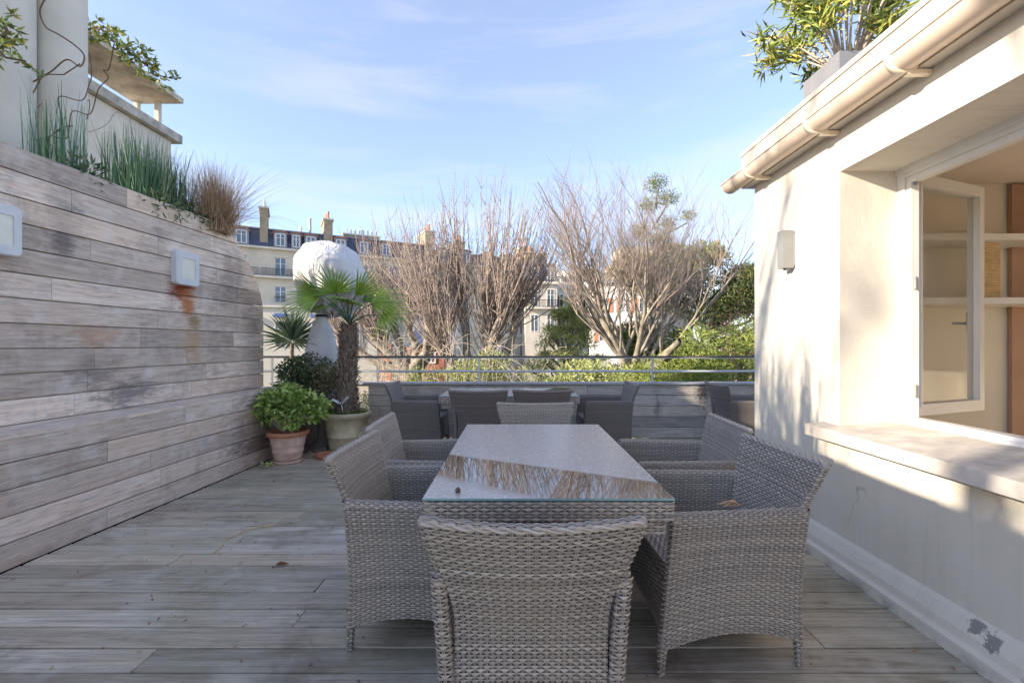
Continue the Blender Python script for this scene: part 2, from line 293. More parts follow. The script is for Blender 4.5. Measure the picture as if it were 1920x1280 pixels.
# ------------------------------------------------------------------ mesh helpers
def link(name, me, mat, parent=None, kind=None):
    me.materials.clear()
    for k in (mat if isinstance(mat, (list, tuple)) else [mat]): me.materials.append(k)
    o = bpy.data.objects.new(name, me); C.objects.link(o)
    if parent is not None: o.parent = parent
    if kind: o['kind'] = kind
    return o
def npmesh(name, V, Q, tone=None, smooth=True):
    V = np.asarray(V, np.float32).reshape(-1, 3); Q = np.asarray(Q, np.int32); k = Q.shape[1]
    me = bpy.data.meshes.new(name); me.vertices.add(len(V)); me.vertices.foreach_set('co', V.ravel())
    me.loops.add(Q.size); me.loops.foreach_set('vertex_index', Q.ravel())
    me.polygons.add(len(Q)); me.polygons.foreach_set('loop_start', np.arange(0, Q.size, k, dtype=np.int32)); me.polygons.foreach_set('loop_total', np.full(len(Q), k, np.int32))
    me.polygons.foreach_set('use_smooth', np.full(len(Q), smooth, bool))
    if tone is not None:
        a = me.attributes.new('tone', 'FLOAT', 'POINT'); a.data.foreach_set('value', np.asarray(tone, np.float32))
    me.update(calc_edges=True); return me
def cat(pts, k=5):
    p = [Vector(q) for q in pts]; p = [p[0]]+p+[p[-1]]; out = []
    for i in range(1, len(p)-2):
        for j in range(k):
            t = j/k; a, b, c, d = p[i-1:i+3]; out.append(.5*((2*b)+(c-a)*t+(2*a-5*b+4*c-d)*t*t+(3*b-a-3*c+d)*t**3))
    return out+[p[-2]]
class MB:
    def __init__(s): s.v = []; s.f = []; s.sm = []
    def add(s, vs, fs, sm=False):
        b = len(s.v); s.v += [tuple(v) for v in vs]; s.f += [tuple(b+i for i in f) for f in fs]; s.sm += [sm]*len(fs)
    def box(s, a, b, m=None):
        x0, y0, z0 = a; x1, y1, z1 = b
        vs = [Vector(p) for p in ((x0,y0,z0),(x1,y0,z0),(x1,y1,z0),(x0,y1,z0),(x0,y0,z1),(x1,y0,z1),(x1,y1,z1),(x0,y1,z1))]
        if m: vs = [m @ v for v in vs]
        s.add(vs, [(0,3,2,1),(4,5,6,7),(0,1,5,4),(1,2,6,5),(2,3,7,6),(3,0,4,7)])
    def prism(s, pts, off):
        n = len(pts); off = Vector(off); a = [Vector(p) for p in pts]; b = [p+off for p in a]
        s.add(a+b, [tuple(range(n))[::-1], tuple(range(n, 2*n))]+[(i, (i+1) % n, n+(i+1) % n, n+i) for i in range(n)])
    def tube(s, pts, rad, k=6, cap=True):
        pts = [Vector(p) for p in pts]; n = len(pts)
        if not hasattr(rad, '__len__'): rad = [rad]*n
        vs = []; up = Vector((0, 0, 1)); prev = None
        for i, p in enumerate(pts):
            t = (pts[min(i+1, n-1)]-pts[max(i-1, 0)]); t = t.normalized() if t.length > 1e-9 else up
            if prev is None:
                a = t.cross(up if abs(t.z) < .9 else Vector((1, 0, 0))).normalized()
            else:
                a = (prev-t*prev.dot(t)); a = a.normalized() if a.length > 1e-6 else t.orthogonal().normalized()
            prev = a; b = t.cross(a)
            for j in range(k):
                w = 2*math.pi*j/k; vs.append(p+(a*math.cos(w)+b*math.sin(w))*rad[i])
        fs = [(i*k+j, i*k+(j+1) % k, (i+1)*k+(j+1) % k, (i+1)*k+j) for i in range(n-1) for j in range(k)]
        s.add(vs, fs, True)
        if cap and k > 3: s.add(vs[:k], [tuple(range(k))[::-1]]); s.add(vs[-k:], [tuple(range(k))])
    def lathe(s, prof, c=(0, 0, 0), k=40, fn=None):
        n = len(prof); vs = []
        for r, z in prof:
            for j in range(k):
                w = 2*math.pi*j/k; rr = r*(fn(w, z) if fn else 1); vs.append((c[0]+rr*math.cos(w), c[1]+rr*math.sin(w), c[2]+z))
        s.add(vs, [(i*k+j, i*k+(j+1) % k, (i+1)*k+(j+1) % k, (i+1)*k+j) for i in range(n-1) for j in range(k)], True)
    def mesh(s, name):
        me = bpy.data.meshes.new(name); me.from_pydata(s.v, [], s.f); me.polygons.foreach_set('use_smooth', s.sm); me.update(); return me
    def build(s, name, mat, parent=None, kind=None): return link(name, s.mesh(name), mat, parent, kind)
def tag(o, label, cat, group=None):
    o['label'] = label; o['category'] = cat
    if group: o['group'] = group
    return o
def thing(name, label, cat, loc=(0, 0, 0), rz=0., group=None):
    o = bpy.data.objects.new(name, None); C.objects.link(o); o.location = loc; o.rotation_euler = (0, 0, rz); o.empty_display_size = .1
    return tag(o, label, cat, group)
def struct(name):
    o = bpy.data.objects.new(name, None); C.objects.link(o); o['kind'] = 'structure'; return o
def dup(root, loc, rz, label, group=None, swap=None):
    r = root.copy(); C.objects.link(r); r.location = loc; r.rotation_euler = (0, 0, rz); r['label'] = label
    if group: r['group'] = group
    for ch in root.children:
        c = ch.copy(); C.objects.link(c); c.parent = r
        if swap: c.material_slots[0].link = 'OBJECT'; c.material_slots[0].material = swap
        for g in ch.children:
            d = g.copy(); C.objects.link(d); d.parent = c
            if swap: d.material_slots[0].link = 'OBJECT'; d.material_slots[0].material = swap
    return r
def bx(name, a, b, mat, parent=None, kind=None):
    m = MB(); m.box(a, b); return m.build(name, mat, parent, kind)
# leaves: centres, directions, lengths, widths -> rhombic folded leaves
def leaves(Cn, D, L, Wd, tone, fold=.25, N=None):
    Cn = np.asarray(Cn, float); n = len(Cn); D = np.asarray(D, float); D = D/np.linalg.norm(D, axis=1, keepdims=True)
    if N is None: N = rng.normal(size=(n, 3))
    S = np.cross(D, N); S /= np.linalg.norm(S, axis=1, keepdims=True)+1e-9; U = np.cross(S, D)
    L = np.broadcast_to(np.asarray(L, float).reshape(-1, 1), (n, 1)); Wd = np.broadcast_to(np.asarray(Wd, float).reshape(-1, 1), (n, 1))
    a = Cn; t = Cn+D*L-U*L*.08; mL = Cn+D*L*.45+S*Wd*.5+U*Wd*fold; mR = Cn+D*L*.45-S*Wd*.5+U*Wd*fold
    V = np.stack([a, mR, t, mL], 1).reshape(-1, 3); b = np.arange(n)[:, None]*4
    T = np.concatenate([b+np.array([[0, 1, 2]]), b+np.array([[0, 2, 3]])], 0)
    return V, T, np.repeat(np.asarray(tone, float), 4)
def leafobj(name, parts, mat, parent=None, kind=None):
    Vs = []; Ts = []; To = []; b = 0
    for V, T, t in parts: Vs.append(V); Ts.append(T+b); To.append(t); b += len(V)
    return link(name, npmesh(name, np.concatenate(Vs), np.concatenate(Ts), np.concatenate(To), False), mat, parent, kind)
def blob(n, centers, radii, surf=.55):
    """points in a union of lumpy ellipsoids, denser towards their skins; also outward directions"""
    centers = np.asarray(centers, float); radii = np.asarray(radii, float)
    vol = radii.prod(axis=1)**(2/3); i = rng.choice(len(centers), n, p=vol/vol.sum())
    d = rng.normal(size=(n, 3)); d /= np.linalg.norm(d, axis=1, keepdims=True)
    r = surf+(1-surf)*rng.random(n)**.6
    lump = 1+.18*np.sin(d[:, 0]*7+i)*np.cos(d[:, 2]*6+i*2)
    return centers[i]+d*radii[i]*(r*lump)[:, None], d
def grass(n, basefn, hmin, hmax, w, lean, curve, tone, segs=4, up=1.):
    """blades as thin tapering strips"""
    B = basefn(n); H = rng.uniform(hmin, hmax, n); a = rng.uniform(0, 2*np.pi, n)
    d = np.stack([np.cos(a), np.sin(a), np.zeros(n)], 1)*np.abs(rng.normal(size=(n, 1)))*lean
    s = np.stack([-np.sin(a+rng.normal(size=n)*.8), np.cos(a), np.zeros(n)], 1)
    V = []
    for k in range(segs+1):
        t = k/segs; c = B+d*H[:, None]*(t+curve*t*t); c[:, 2] += H*(t*up-np.linalg.norm(d, axis=1)*curve*t*t*.9)
        ww = w*(1-.85*t)*.5
        V += [c-s*ww, c+s*ww]
    V = np.stack(V, 1); m = V.shape[1]; b = np.arange(n)[:, None]*m; Q = []
    for k in range(segs): Q.append(b+np.array([[2*k, 2*k+1, 2*k+3, 2*k+2]]))
    return V.reshape(-1, 3), np.concatenate(Q), np.repeat(tone(n), m)
# ------------------------------------------------------------------ woven surfaces
def weave(S, w, h, flip=1., pu=.0215, pv=.0105, amp=.0026, parity=0, soff=None):
    """real over-and-under wicker on the surface S(u,v); returns V,Q,tone with a dark backing"""
    nu = max(2, int(round(w/pu))); nv = max(2, int(round(h/pv))); e = 1e-3
    def nrm(u, v):
        a = S(np.clip(u+e, 0, 1), v)-S(np.clip(u-e, 0, 1), v); b = S(u, np.clip(v+e, 0, 1))-S(u, np.clip(v-e, 0, 1))
        n = np.cross(a, b); return flip*n/(np.linalg.norm(n, axis=-1, keepdims=True)+1e-12)
    Vs, Qs, Ts = [], [], []; base = 0
    def strip(U, Vv, A, tone):      # U,Vv,A: (rows, samples, 3)
        nonlocal base
        p = S(U, Vv)+nrm(U, Vv)*A[..., None]; r, m, c = U.shape
        idx = base+np.arange(r*m*c).reshape(r, m, c)
        q = np.stack([idx[:, :-1, :-1], idx[:, 1:, :-1], idx[:, 1:, 1:], idx[:, :-1, 1:]], -1).reshape(-1, 4)
        Vs.append(p.reshape(-1, 3)); Qs.append(q); Ts.append(tone.reshape(-1)); base += r*m*c
    m = nu*4+1; us = np.linspace(0, 1, m); rows = np.arange(nv); jit = rng.normal(size=(nv, 1, 1))*.05
    prof = np.array([-.46, 0, .46]); ph = np.cos(np.pi*(us[None, :]*nu-.5)+np.pi*(rows[:, None]+parity))
    U = np.broadcast_to(us[None, :, None], (nv, m, 3)).copy()
    squeeze = .72+.28*np.clip(ph*1.6, -1, 1)[:, :, None]
    Vv = (rows[:, None, None]+.5+prof[None, None, :]*squeeze+jit)/nv; Vv = np.clip(Vv, 0, 1)
    A = amp*np.sign(ph)*np.abs(ph)**.75; A = A[:, :, None]+np.array([-.0016, .0006, -.0016])[None, None, :]
    tn = np.clip(rng.normal(.5, .17, (nv, 1, 1))+np.repeat(rng.normal(0, .065, (nv, nu+1, 1)), 4, 1)[:, :m], .14, 1); strip(U, Vv, A, np.broadcast_to(tn, U.shape).copy())
    # stakes
    mv = nv*2+1; vs = np.linspace(0, 1, mv)
    for off in (-.12, .12):
        st = np.arange(nu); Uc = (st[:, None, None]+.5+off+np.array([-.085, 0, .085])[None, None, :])/nu
        U = np.broadcast_to(Uc, (nu, mv, 3)).copy(); Vv = np.broadcast_to(vs[None, :, None], (nu, mv, 3)).copy()
        A = np.full((nu, mv, 3), -.0010); A[..., 1] += .0006
        tn = np.clip(rng.normal(.35, .1, (nu, 1, 1)), .13, 1); strip(U, Vv, A, np.broadcast_to(tn, U.shape).copy())
    gu, gv = np.meshgrid(np.linspace(0, 1, 13), np.linspace(0, 1, 25), indexing='ij')
    p = S(gu, gv)-nrm(gu, gv)*.0045; idx = base+np.arange(gu.size).reshape(gu.shape)
    Vs.append(p.reshape(-1, 3)); Qs.append(np.stack([idx[:-1, :-1], idx[1:, :-1], idx[1:, 1:], idx[:-1, 1:]], -1).reshape(-1, 4)); Ts.append(np.zeros(gu.size))
    return np.concatenate(Vs), np.concatenate(Qs), np.concatenate(Ts)
def braid(path, rad=.006, R0=.009, n=3, turns=14):
    """rope of n twisted strands along a polyline"""
    path = np.asarray(path, float); m = len(path); t = np.gradient(path, axis=0); t /= np.linalg.norm(t, axis=1, keepdims=True)
    up = np.array([0, 0, 1.]); a = np.cross(t, up); a /= np.linalg.norm(a, axis=1, keepdims=True)+1e-9; b = np.cross(t, a); k = 6
    Vs, Qs, Ts = [], [], []; base = 0
    for s in range(n):
        w = np.linspace(0, turns*2*np.pi, m)+2*np.pi*s/n; c = path+R0*(a*np.cos(w)[:, None]+b*np.sin(w)[:, None]); V = []
        for j in range(k):
            q = 2*np.pi*j/k; V.append(c+rad*(a*np.cos(q)+b*np.sin(q)))
        V = np.stack(V, 1); idx = base+np.arange(m*k).reshape(m, k)
        Qs.append(np.stack([idx[:-1], np.roll(idx, -1, 1)[:-1], np.roll(idx, -1, 1)[1:], idx[1:]], -1).reshape(-1, 4)); Vs.append(V.reshape(-1, 3))
        Ts.append(np.full(m*k, rng.uniform(.6, .95))); base += m*k
    return np.concatenate(Vs), np.concatenate(Qs), np.concatenate(Ts)
def wobj(name, parts, mat, parent):
    Vs, Qs, Ts = [], [], []; b = 0
    for V, Q, T in parts: Vs.append(V); Qs.append(Q+b); Ts.append(T); b += len(V)
    return link(name, npmesh(name, np.concatenate(Vs), np.concatenate(Qs), np.concatenate(Ts), True), mat, parent)

# ================================================================== THE SETTING
# --- ground far below the terrace
g = MB(); g.add([(-400, -100, -8), (400, -100, -8), (400, 700, -8), (-400, 700, -8)], [(0, 1, 2, 3)]); g.build('ground', M['ground'], None, 'structure')
# --- deck: one object per board
deck = struct('deck')
XW = 1.90
def board_x(y0, y1, x0, x1, ztop, mat, parent, name='board', th=.024, ch=.003):
    pts = [(x0, y0, ztop-th), (x0, y1, ztop-th), (x0, y1, ztop-ch), (x0, y1-ch, ztop), (x0, y0+ch, ztop), (x0, y0, ztop-ch)]
    m = MB(); m.prism(pts, (x1-x0, 0, 0)); return m.build(name, mat, parent)
fixed = {0: [-1.53], 1: [1.33], 2: [-1.03], -1: [-2.05], 3: [.35], 5: [.9]}
for k in range(-3, 31):
    y0 = 1.799+.145*k; y1 = y0+.145-.008
    xs = XL(y0)+.012; xe = 1.84 if y1 < 3.70 else 4.6
    js = sorted(fixed.get(k, []) if k in fixed else [x for x in (xs+random.uniform(.6, 2.8), xs+random.uniform(3.0, 5.2)) if x < xe-.4])
    ed = [xs]+js+[xe]
    for a, b in zip(ed[:-1], ed[1:]):
        if (b-CX/F*0) and (a > y0*1.16 or b < -y0*1.18): continue
        board_x(y0, y1, a, b-.004, random.uniform(-.002, .0015), M['deck_wood'], deck)
bx('deck_base', (-4.2, -4, -.30), (4.6, 6.45, -.04), M['core'], deck); bx('deck_behind_camera', (-3.2, -4, -.03), (1.83, 1.358, -.001), M['deck_wood'], deck)
bx('terrace_slab', (-7.5, -6, -8.0), (8, 6.47, -.31), M['concrete'], None, 'structure')
# --- left timber wall
tw = thing('timber_wall', 'tall weathered grey timber board wall with stepped ledge along the left side of the deck', 'wall')
def yend(z):
    pts = [(0, 5.54), (1.73, 5.54), (1.89, 5.50), (2.05, 5.42), (2.21, 5.30), (2.40, 5.12), (2.62, 4.88)]
    for (z0, a), (z1, b) in zip(pts[:-1], pts[1:]):
        if z <= z1: return a+(b-a)*(z-z0)/(z1-z0)
    return pts[-1][1]
def wallboard(ya, yb0, yb1, z0, z1, XF, th=.022, ch=.0025):
    r = random.uniform(-.0015, .0015)
    m = MB(); s = [(0, z0), (0, z1), (th-ch, z1), (th, z1-ch), (th, z0+ch), (th-ch, z0)]
    def ring(y0_, y1_):
        return [Vector((XF(y0_+(y1_-y0_)*(z-z0)/(z1-z0))-th+o+r, y0_+(y1_-y0_)*(z-z0)/(z1-z0), z)) for o, z in s]
    a = ring(ya, ya); b = ring(yb0, yb1); n = len(s)
    m.add(a+b, [tuple(range(n)), tuple(range(n, 2*n))[::-1]]+[(i, n+i, n+(i+1) % n, (i+1) % n) for i in range(n)])
    return m.build('board', M['wall_wood'], tw)
fj = {10: [3.72], 9: [3.28, 4.65], 8: [4.02, 4.85], 7: [3.42, 4.75], 6: [5.05], 5: [3.15, 4.75], 4: [4.02], 3: [3.85, 5.0], 2: [3.45, 4.35], 1: [3.40, 4.6], 0: [3.3, 4.4]}
for r in range(11):
    z0 = .785+.1645*r; z1 = z0+.1645-.008
    ed = [1.2]+fj[r]+[None]
    for a, b in zip(ed[:-1], ed[1:]):
        if b is None: wallboard(a+.002, yend(z0), yend(z1), z0, z1, XU)
        else: wallboard(a+.002, b-.001, b-.001, z0, z1, XU)
fl = {0: [3.2], 1: [3.65], 2: [3.55, 4.3], 3: [3.2, 3.9], 4: [3.9]}
for r in range(5):
    z0 = .004+.1545*r; z1 = z0+.1545-.0075
    ed = [1.2]+fl[r]+[5.85]
    for a, b in zip(ed[:-1], ed[1:]): wallboard(a+.002, b-.001, b-.001, z0, z1, XL)
for a, b in ((1.2, 3.32), (3.32, 5.62)):   # ledge boards
    m = MB(); m.prism([(XU(a), a+.002, .755), (XL(a)+.006, a+.002, .755), (XL(a)+.006, a+.002, .780), (XU(a), a+.002, .780)], (XL(b)-XL(a), b-a-.002, 0)); m.build('ledge_board', M['wall_wood'], tw)
m = MB(); m.prism([(XU(-4)-.35, -4, 0), (XU(-4)-.025, -4, 0), (XU(-4)-.025, -4, 2.585), (XU(-4)-.35, -4, 2.585)], (XU(4.86)-XU(-4), 8.86, 0))
m.prism([(XU(4.86)-.35, 4.86, 0), (XU(4.86)-.025, 4.86, 0), (XU(4.86)-.025, 4.86, 1.7), (XU(4.86)-.35, 4.86, 1.7)], (XU(5.52)-XU(4.86), .66, 0))
m.prism([(XL(-4)-.34, -4, 0), (XL(-4)-.025, -4, 0), (XL(-4)-.025, -4, .75), (XL(-4)-.34, -4, .75)], (XL(5.82)-XL(-4), 9.82, 0))
m.build('wall_core', M['concrete'], tw)
m = MB(); m.prism([(XU(4.86)-.35, 4.861, 1.7), (XU(4.86)-.35, 5.50, 1.7), (XU(4.86)-.35, 5.30, 2.2), (XU(4.86)-.35, 4.88, 2.57), (XU(4.86)-.35, 4.861, 2.58)], (.30, 0, 0)); m.build('curved_end', M['concrete'], tw)
bx('raised_planting_bed', (-5.0, -4, 2.2), (XU(0)-.36, 5.4, 2.50), M['soil'], None, 'structure')
# --- wall lamps
def sqlamp(y0, y1, z0, z1, label):
    c = (y0+y1)/2; t = thing('wall_lamp', label, 'lamp', (XU(c), c, (z0+z1)/2), -math.atan(.0586), 'square lamps on the timber wall')
    hy, hz = (y1-y0)/2, (z1-z0)/2
    def rr(hy, hz, r, n=5):
        pts = []
        for qx, qz, a0 in ((1, 1, 0), (-1, 1, 90), (-1, -1, 180), (1, -1, 270)):
            for i in range(n): w = R(a0+90*i/(n-1)); pts.append((qx*(hy-r)+r*math.cos(w), qz*(hz-r)+r*math.sin(w)))
        return pts
    o = rr(hy, hz, .035); i2 = rr(hy-.008, hz-.008, .03); ii = rr(hy*.60, hz*.60, .012); n = len(o); m = MB()
    rings = [[(.0, a, b) for a, b in o], [(.05, a, b) for a, b in o], [(.06, a, b) for a, b in i2], [(.06, a, b) for a, b in ii], [(.052, a, b) for a, b in ii]]
    vs = sum(rings, []); m.add(vs, [(q*n+j, q*n+(j+1) % n, (q+1)*n+(j+1) % n, (q+1)*n+j) for q in range(4) for j in range(n)]); m.build('housing', M['lamp_white'], t)
    m = MB(); m.add([(.053, a*.999, b*.999) for a, b in ii], [tuple(range(n))]); m.build('diffuser', M['lamp_glass'], t); return t
sqlamp(4.16, 4.44, 1.86, 2.18, 'square pale wall lamp with rust stain running below it')
sqlamp(2.67, 2.93, 1.86, 2.18, 'square pale wall lamp cut by the left picture edge, no rust below')
# --- back parapet and railing
pw = thing('parapet_wall', 'low grey timber clad parapet across the back of the terrace', 'wall')
pj = {4: [-1.6, 1.0], 3: [-.7, 1.98], 2: [-1.9, .2], 1: [-1.2, .8, 3.2], 0: [-.4, 2.48]}
for r in range(5):
    z0 = .003+.149*r; z1 = z0+.144; ed = [-3.3]+pj[r]+[4.6]
    for a, b in zip(ed[:-1], ed[1:]):
        m = MB(); y = 6.30+random.uniform(-.001, .001); c = .003
        m.prism([(a, y+.02, z0), (a, y+.02, z1), (a, y+c, z1), (a, y, z1-c), (a, y, z0+c), (a, y+c, z0)], (b-a-.003, 0, 0)); m.build('board', M['parapet_wood'], pw)
bx('parapet_core', (-3.4, 6.322, 0), (4.6, 6.46, .745), M['core'], pw)
bx('coping', (-3.42, 6.27, .748), (4.62, 6.48, .772), M['cap'], pw)
rl = thing('terrace_railing', 'slim metal railing with dark handrail above the timber parapet', 'railing')
m = MB(); m.box((-3.9, 6.36, 1.118), (4.6, 6.40, 1.142)); m.build('handrail', M['rail_dark'], rl)
m = MB(); m.box((-3.9, 6.365, 1.106), (4.6, 6.395, 1.117)); m.build('under_rail', M['rail_white'], rl)
m = MB(); m.tube([(-3.9, 6.38, .925), (4.6, 6.38, .925)], .016, 12); m.build('mid_rail', M['rail_white'], rl)
for x in (-3.44, -2.97, -.52, 1.93, 4.38): bx('post', (x-.012, 6.37, .772), (x+.012, 6.39, 1.106), M['rail_white'], rl)
# --- house on the right
hs = thing('terrace_house', 'cream rendered house wing with deep open window on the right of the terrace', 'house')
X0, X1, YC, ZT = 1.93, 2.29, 3.65, 2.58
WY0, WY1, WZ0, WZ1 = -2.6, 2.69, .83, 2.33
m = MB()
m.box((X0, WY1, 0), (X1, YC, ZT)); m.box((X0, -4, 0), (X1, WY0, ZT)); m.box((X0, WY0, 0), (X1, WY1, WZ0-.03)); m.box((X0, WY0, WZ1), (X1, WY1, ZT))
m.box((X1, YC-.25, 0), (5.6, YC, ZT)); m.build('wall', M['render'], hs)
m = MB(); prof = [(X0, .0), (1.832, 0), (1.836, .055), (1.868, .062), (1.874, .10), (1.905, .150), (X0, .165)]
m.prism([(x, -4, z) for x, z in prof], (0, YC+4.06, 0)); m.box((1.832+.03, YC, 0), (5.6, YC+.06, .12)); m.build('plinth', M['render'], hs)
m = MB(); m.box((1.86, -4, ZT), (5.6, YC+.07, 2.86)); m.build('roof_slab', M['slab'], hs)
bx('coping', (1.852, -4, 2.84), (2.05, YC+.078, 2.872), M['slab'], hs)
m = MB(); m.prism([(1.81, WY0-.1, .742), (1.81, WY0-.1, .808), (X0, WY0-.1, .818), (X1-.02, WY0-.1, .845), (X1-.02, WY0-.1, .742)], (0, WY1-WY0+.24-.14, 0))
m.prism([(1.81, WY1, .742), (1.81, WY1, .808), (X0-.001, WY1, .818), (X0-.001, WY1, .742)], (0, .14, 0)); m.build('window_sill', M['stone_sill'], hs)
# gutter: open half round
m = MB(); rg = .070; gx, gz = 1.80, 2.635; ys = [-4, 3.80]; n = 14
for rr_, fl_ in ((rg, 1), (rg-.006, -1)):
    vs = [(gx-rr_*math.cos(math.pi*i/n), y, gz-rr_*math.sin(math.pi*i/n)) for y in ys for i in range(n+1)]
    m.add(vs, [(i, i+1, n+2+i, n+1+i) if fl_ > 0 else (i+1, i, n+1+i, n+2+i) for i in range(n)], True)
m.add([(gx-rg*math.cos(math.pi*i/n), 3.80, gz-rg*math.sin(math.pi*i/n)) for i in range(n+1)], [tuple(range(n+1))])
gut = m.build('gutter', M['gutter'], hs)
m = MB(); m.tube([(gx-rg-.002, -4, gz+.004), (gx-rg-.002, 3.803, gz+.004)], .006, 8); m.build('bead', M['gutter'], gut)
for y in (3.42, 2.70, 2.10, 1.56, 1.02, .5):
    m = MB(); n2 = 16; ra = rg+.010
    for ww in (0,):
        o_ = [(gx-ra*math.cos(math.pi*i/n2), gz-ra*math.sin(math.pi*i/n2)) for i in range(n2+1)]; q_ = [(gx-(rg+.001)*math.cos(math.pi*i/n2), gz-(rg+.001)*math.sin(math.pi*i/n2)) for i in range(n2+1)]
        vs = [(x, y-.016, z) for x, z in o_]+[(x, y+.016, z) for x, z in o_]+[(x, y-.016, z) for x, z in q_]+[(x, y+.016, z) for x, z in q_]; k = n2+1
        m.add(vs, [(i, i+1, k+i+1, k+i) for i in range(n2)]+[(i+1, i, 2*k+i, 2*k+i+1) for i in range(n2)]+[(k+i, k+i+1, 3*k+i+1, 3*k+i) for i in range(n2)], True)
    m.box((gx+.01, y-.014, gz-.085), (X0-.001, y+.014, gz-.062)); m.build('strap', M['gutter_strap'], gut)
# window frame and inner room
wf = bx('window_frame', (X1-.02, WY1-.05, .846), (X1+.05, WY1-.001, 2.329), M['white'], hs)
bx('jamb', (X1-.010, WY1-.085, .866), (X1+.035, WY1-.052, 2.270), M['white'], wf)
m = MB(); m.box((X1-.02, WY0+.001, 2.272), (X1+.05, WY1-.051, 2.329)); m.box((X1-.035, WY0+.001, 2.300), (X1-.021, WY1-.001, 2.3295)); m.box((X1-.010, WY0+.001, 2.235), (X1+.035, WY1-.086, 2.271)); m.build('head', M['white'], wf)
m = MB(); m.box((X1-.02, WY0+.001, .846), (X1+.05, WY1-.051, .880)); m.box((X1-.045, WY0+.001, .8435), (X1-.021, WY1-.001, .862)); m.build('bottom_rail', M['white'], wf)
for z in (1.0, 1.62, 2.22):
    m = MB(); m.tube([(X1+.01, WY1-.09, z), (X1+.01, WY1-.09, z+.07)], .009, 8); m.build('hinge', M['lamp_metal'], wf)
sa = math.atan2(2.94-2.675, 3.01-2.325); SM = Matrix.Translation((2.325, 2.672, 0)) @ Matrix.Rotation(sa, 4, 'Z'); SW = .735
m = MB(); z0, z1 = .880, 2.312
def fr(m, a, b, c, d, t0, t1): # frame between outer (a..b) x (c..d), member .065
    w = .068
    m.box((a, t0, c), (a+w, t1, d), SM); m.box((b-w, t0, c), (b, t1, d), SM); m.box((a+w, t0, c), (b-w, t1, c+w), SM); m.box((a+w, t0, d-w), (b-w, t1, d), SM)
fr(m, 0, SW, z0, z1, -.028, .028)
sash = m.build('window_sash', M['white'], hs)
m = MB(); w = .054
for a, b, c, d in ((w, w+.014, z0+w, z1-w), (SW-w-.014, SW-w, z0+w, z1-w), (w+.014, SW-w-.014, z0+w, z0+w+.014), (w+.014, SW-w-.014, z1-w-.014, z1-w)): m.box((a, -.036, c), (b, -.0285, d), SM)
m.build('bead', M['white'], sash)
m = MB(); m.box((.068, -.004, z0+.068), (SW-.068, .004, z1-.068), SM); m.build('pane', M['win_glass'], sash)
m = MB(); m.tube([SM @ Vector((SW-.035, .03, 1.44)), SM @ Vector((SW-.035, .06, 1.44)), SM @ Vector((SW-.15, .062, 1.44))], .009, 8)
m.tube([SM @ Vector((SW-.033, .029, 1.37)), SM @ Vector((SW-.033, .034, 1.51))], .014, 8); m.build('handle', M['lamp_metal'], sash)
m = MB(); m.box((X1, YC-.262, .0), (5.5, YC-.251, 2.5)); m.box((5.5, -4, 0), (5.6, YC-.25, 2.5)); m.box((X1, -4.0, 0), (5.5, -3.9, 2.5)); m.build('inner_wall', M['room'], hs)
bx('inner_ceiling', (X1, -4, 2.5), (5.5, YC-.262, 2.53), M['ceiling'], hs)
bx('inner_floor', (X1, -4, .0), (5.5, YC-.262, .03), M['room'], hs)
for zz, lab in ((2.02, 'upper white shelf inside the open window'), (1.58, 'lower white shelf inside the open window carrying the bamboo screen')):
    s = thing('wall_shelf', lab, 'shelf', (3.9, 3.24, zz), 0, 'white shelves inside the window'); bx('shelf_board', (-1.45, -.13, 0), (1.55, .145, .045), M['white'], s); 
    for x in (-1.0, .2, 1.3): bx('bracket', (x, .02, -.06), (x+.02, .144, -.001), M['white'], s)
pn = thing('wood_panel', 'tall brown wooden panel behind the shelves inside the window', 'panel', (4.30, 3.36, .03))
for i in range(6): bx('panel_board', (-.62+i*.22, -.012-(i % 2)*.002, 0), (-.62+i*.22+.217, .016, 2.46), M['brown_panel'], pn)
bs_ = thing('bamboo_screen', 'small roll of yellow bamboo slats standing on the lower inside shelf', 'screen', (3.30, 3.16, 1.626))
for i in range(24):
    m = MB(); m.tube([(-.085, 0, .008+i*.0160), (.085, 0, .008+i*.0160)], .0072, 6); m.build('slat', M['bamboo'], bs_)
lm = thing('sconce', 'slim grey metal box lamp on the cream wall beside the window', 'lamp', (X0, 3.15, 1.96))
bx('shade', (-.085, -.034, -.13), (-.012, .034, .13), M['lamp_metal'], lm); bx('mount', (-.0119, -.026, -.11), (-.0005, .026, .11), M['lamp_white'], lm); bx('foot', (-.055, -.018, -.142), (-.03, .018, -.131), M['lamp_metal'], lm)
# --- pillars and neighbour on the left
def pillar(x, y, rad, lab):
    t = thing('column', lab, 'column', (x, y, 2.40), 0, 'white columns behind the timber wall'); t['kind'] = 'thing'; m = MB(); m.lathe([(rad, .16), (rad, 1.0), (rad*.995, 2.55)], (0, 0, 0), 40); m.build('shaft', M['column'], t)
    m = MB(); m.lathe([(rad+.02, 0), (rad+.02, .15), (rad, .16)], (0, 0, 0), 40); m.build('base', M['column'], t)
pillar(-4.385, 3.80, .245, 'wide white column cut by the left picture edge')
pillar(-4.23, 4.20, .185, 'narrower white column with bare vine stems wound on it')
pillar(-4.45, 2.80, .50, 'added unseen column off the left picture edge, placed to shade the far armchair')  # extra column out of view, added to keep sun off the far armchair
bm = thing('rear_wall', 'brown wall strip seen between the two white columns', 'wall'); bx('wall_face', (-7.2, 4.95, 2.4), (-5.30, 5.1, 5.6), M['brickish'], bm)
nb = thing('rooftop_pavilion', 'cream rooftop pavilion with thin projecting concrete canopy beyond the timber wall', 'building')
bx('wall', (-7.0, 5.11, 1.5), (-5.15, 6.75, 4.33), M['column'], nb); bx('cornice', (-7.1, 4.4, 4.34), (-5.06, 6.86, 4.46), M['concrete'], nb)
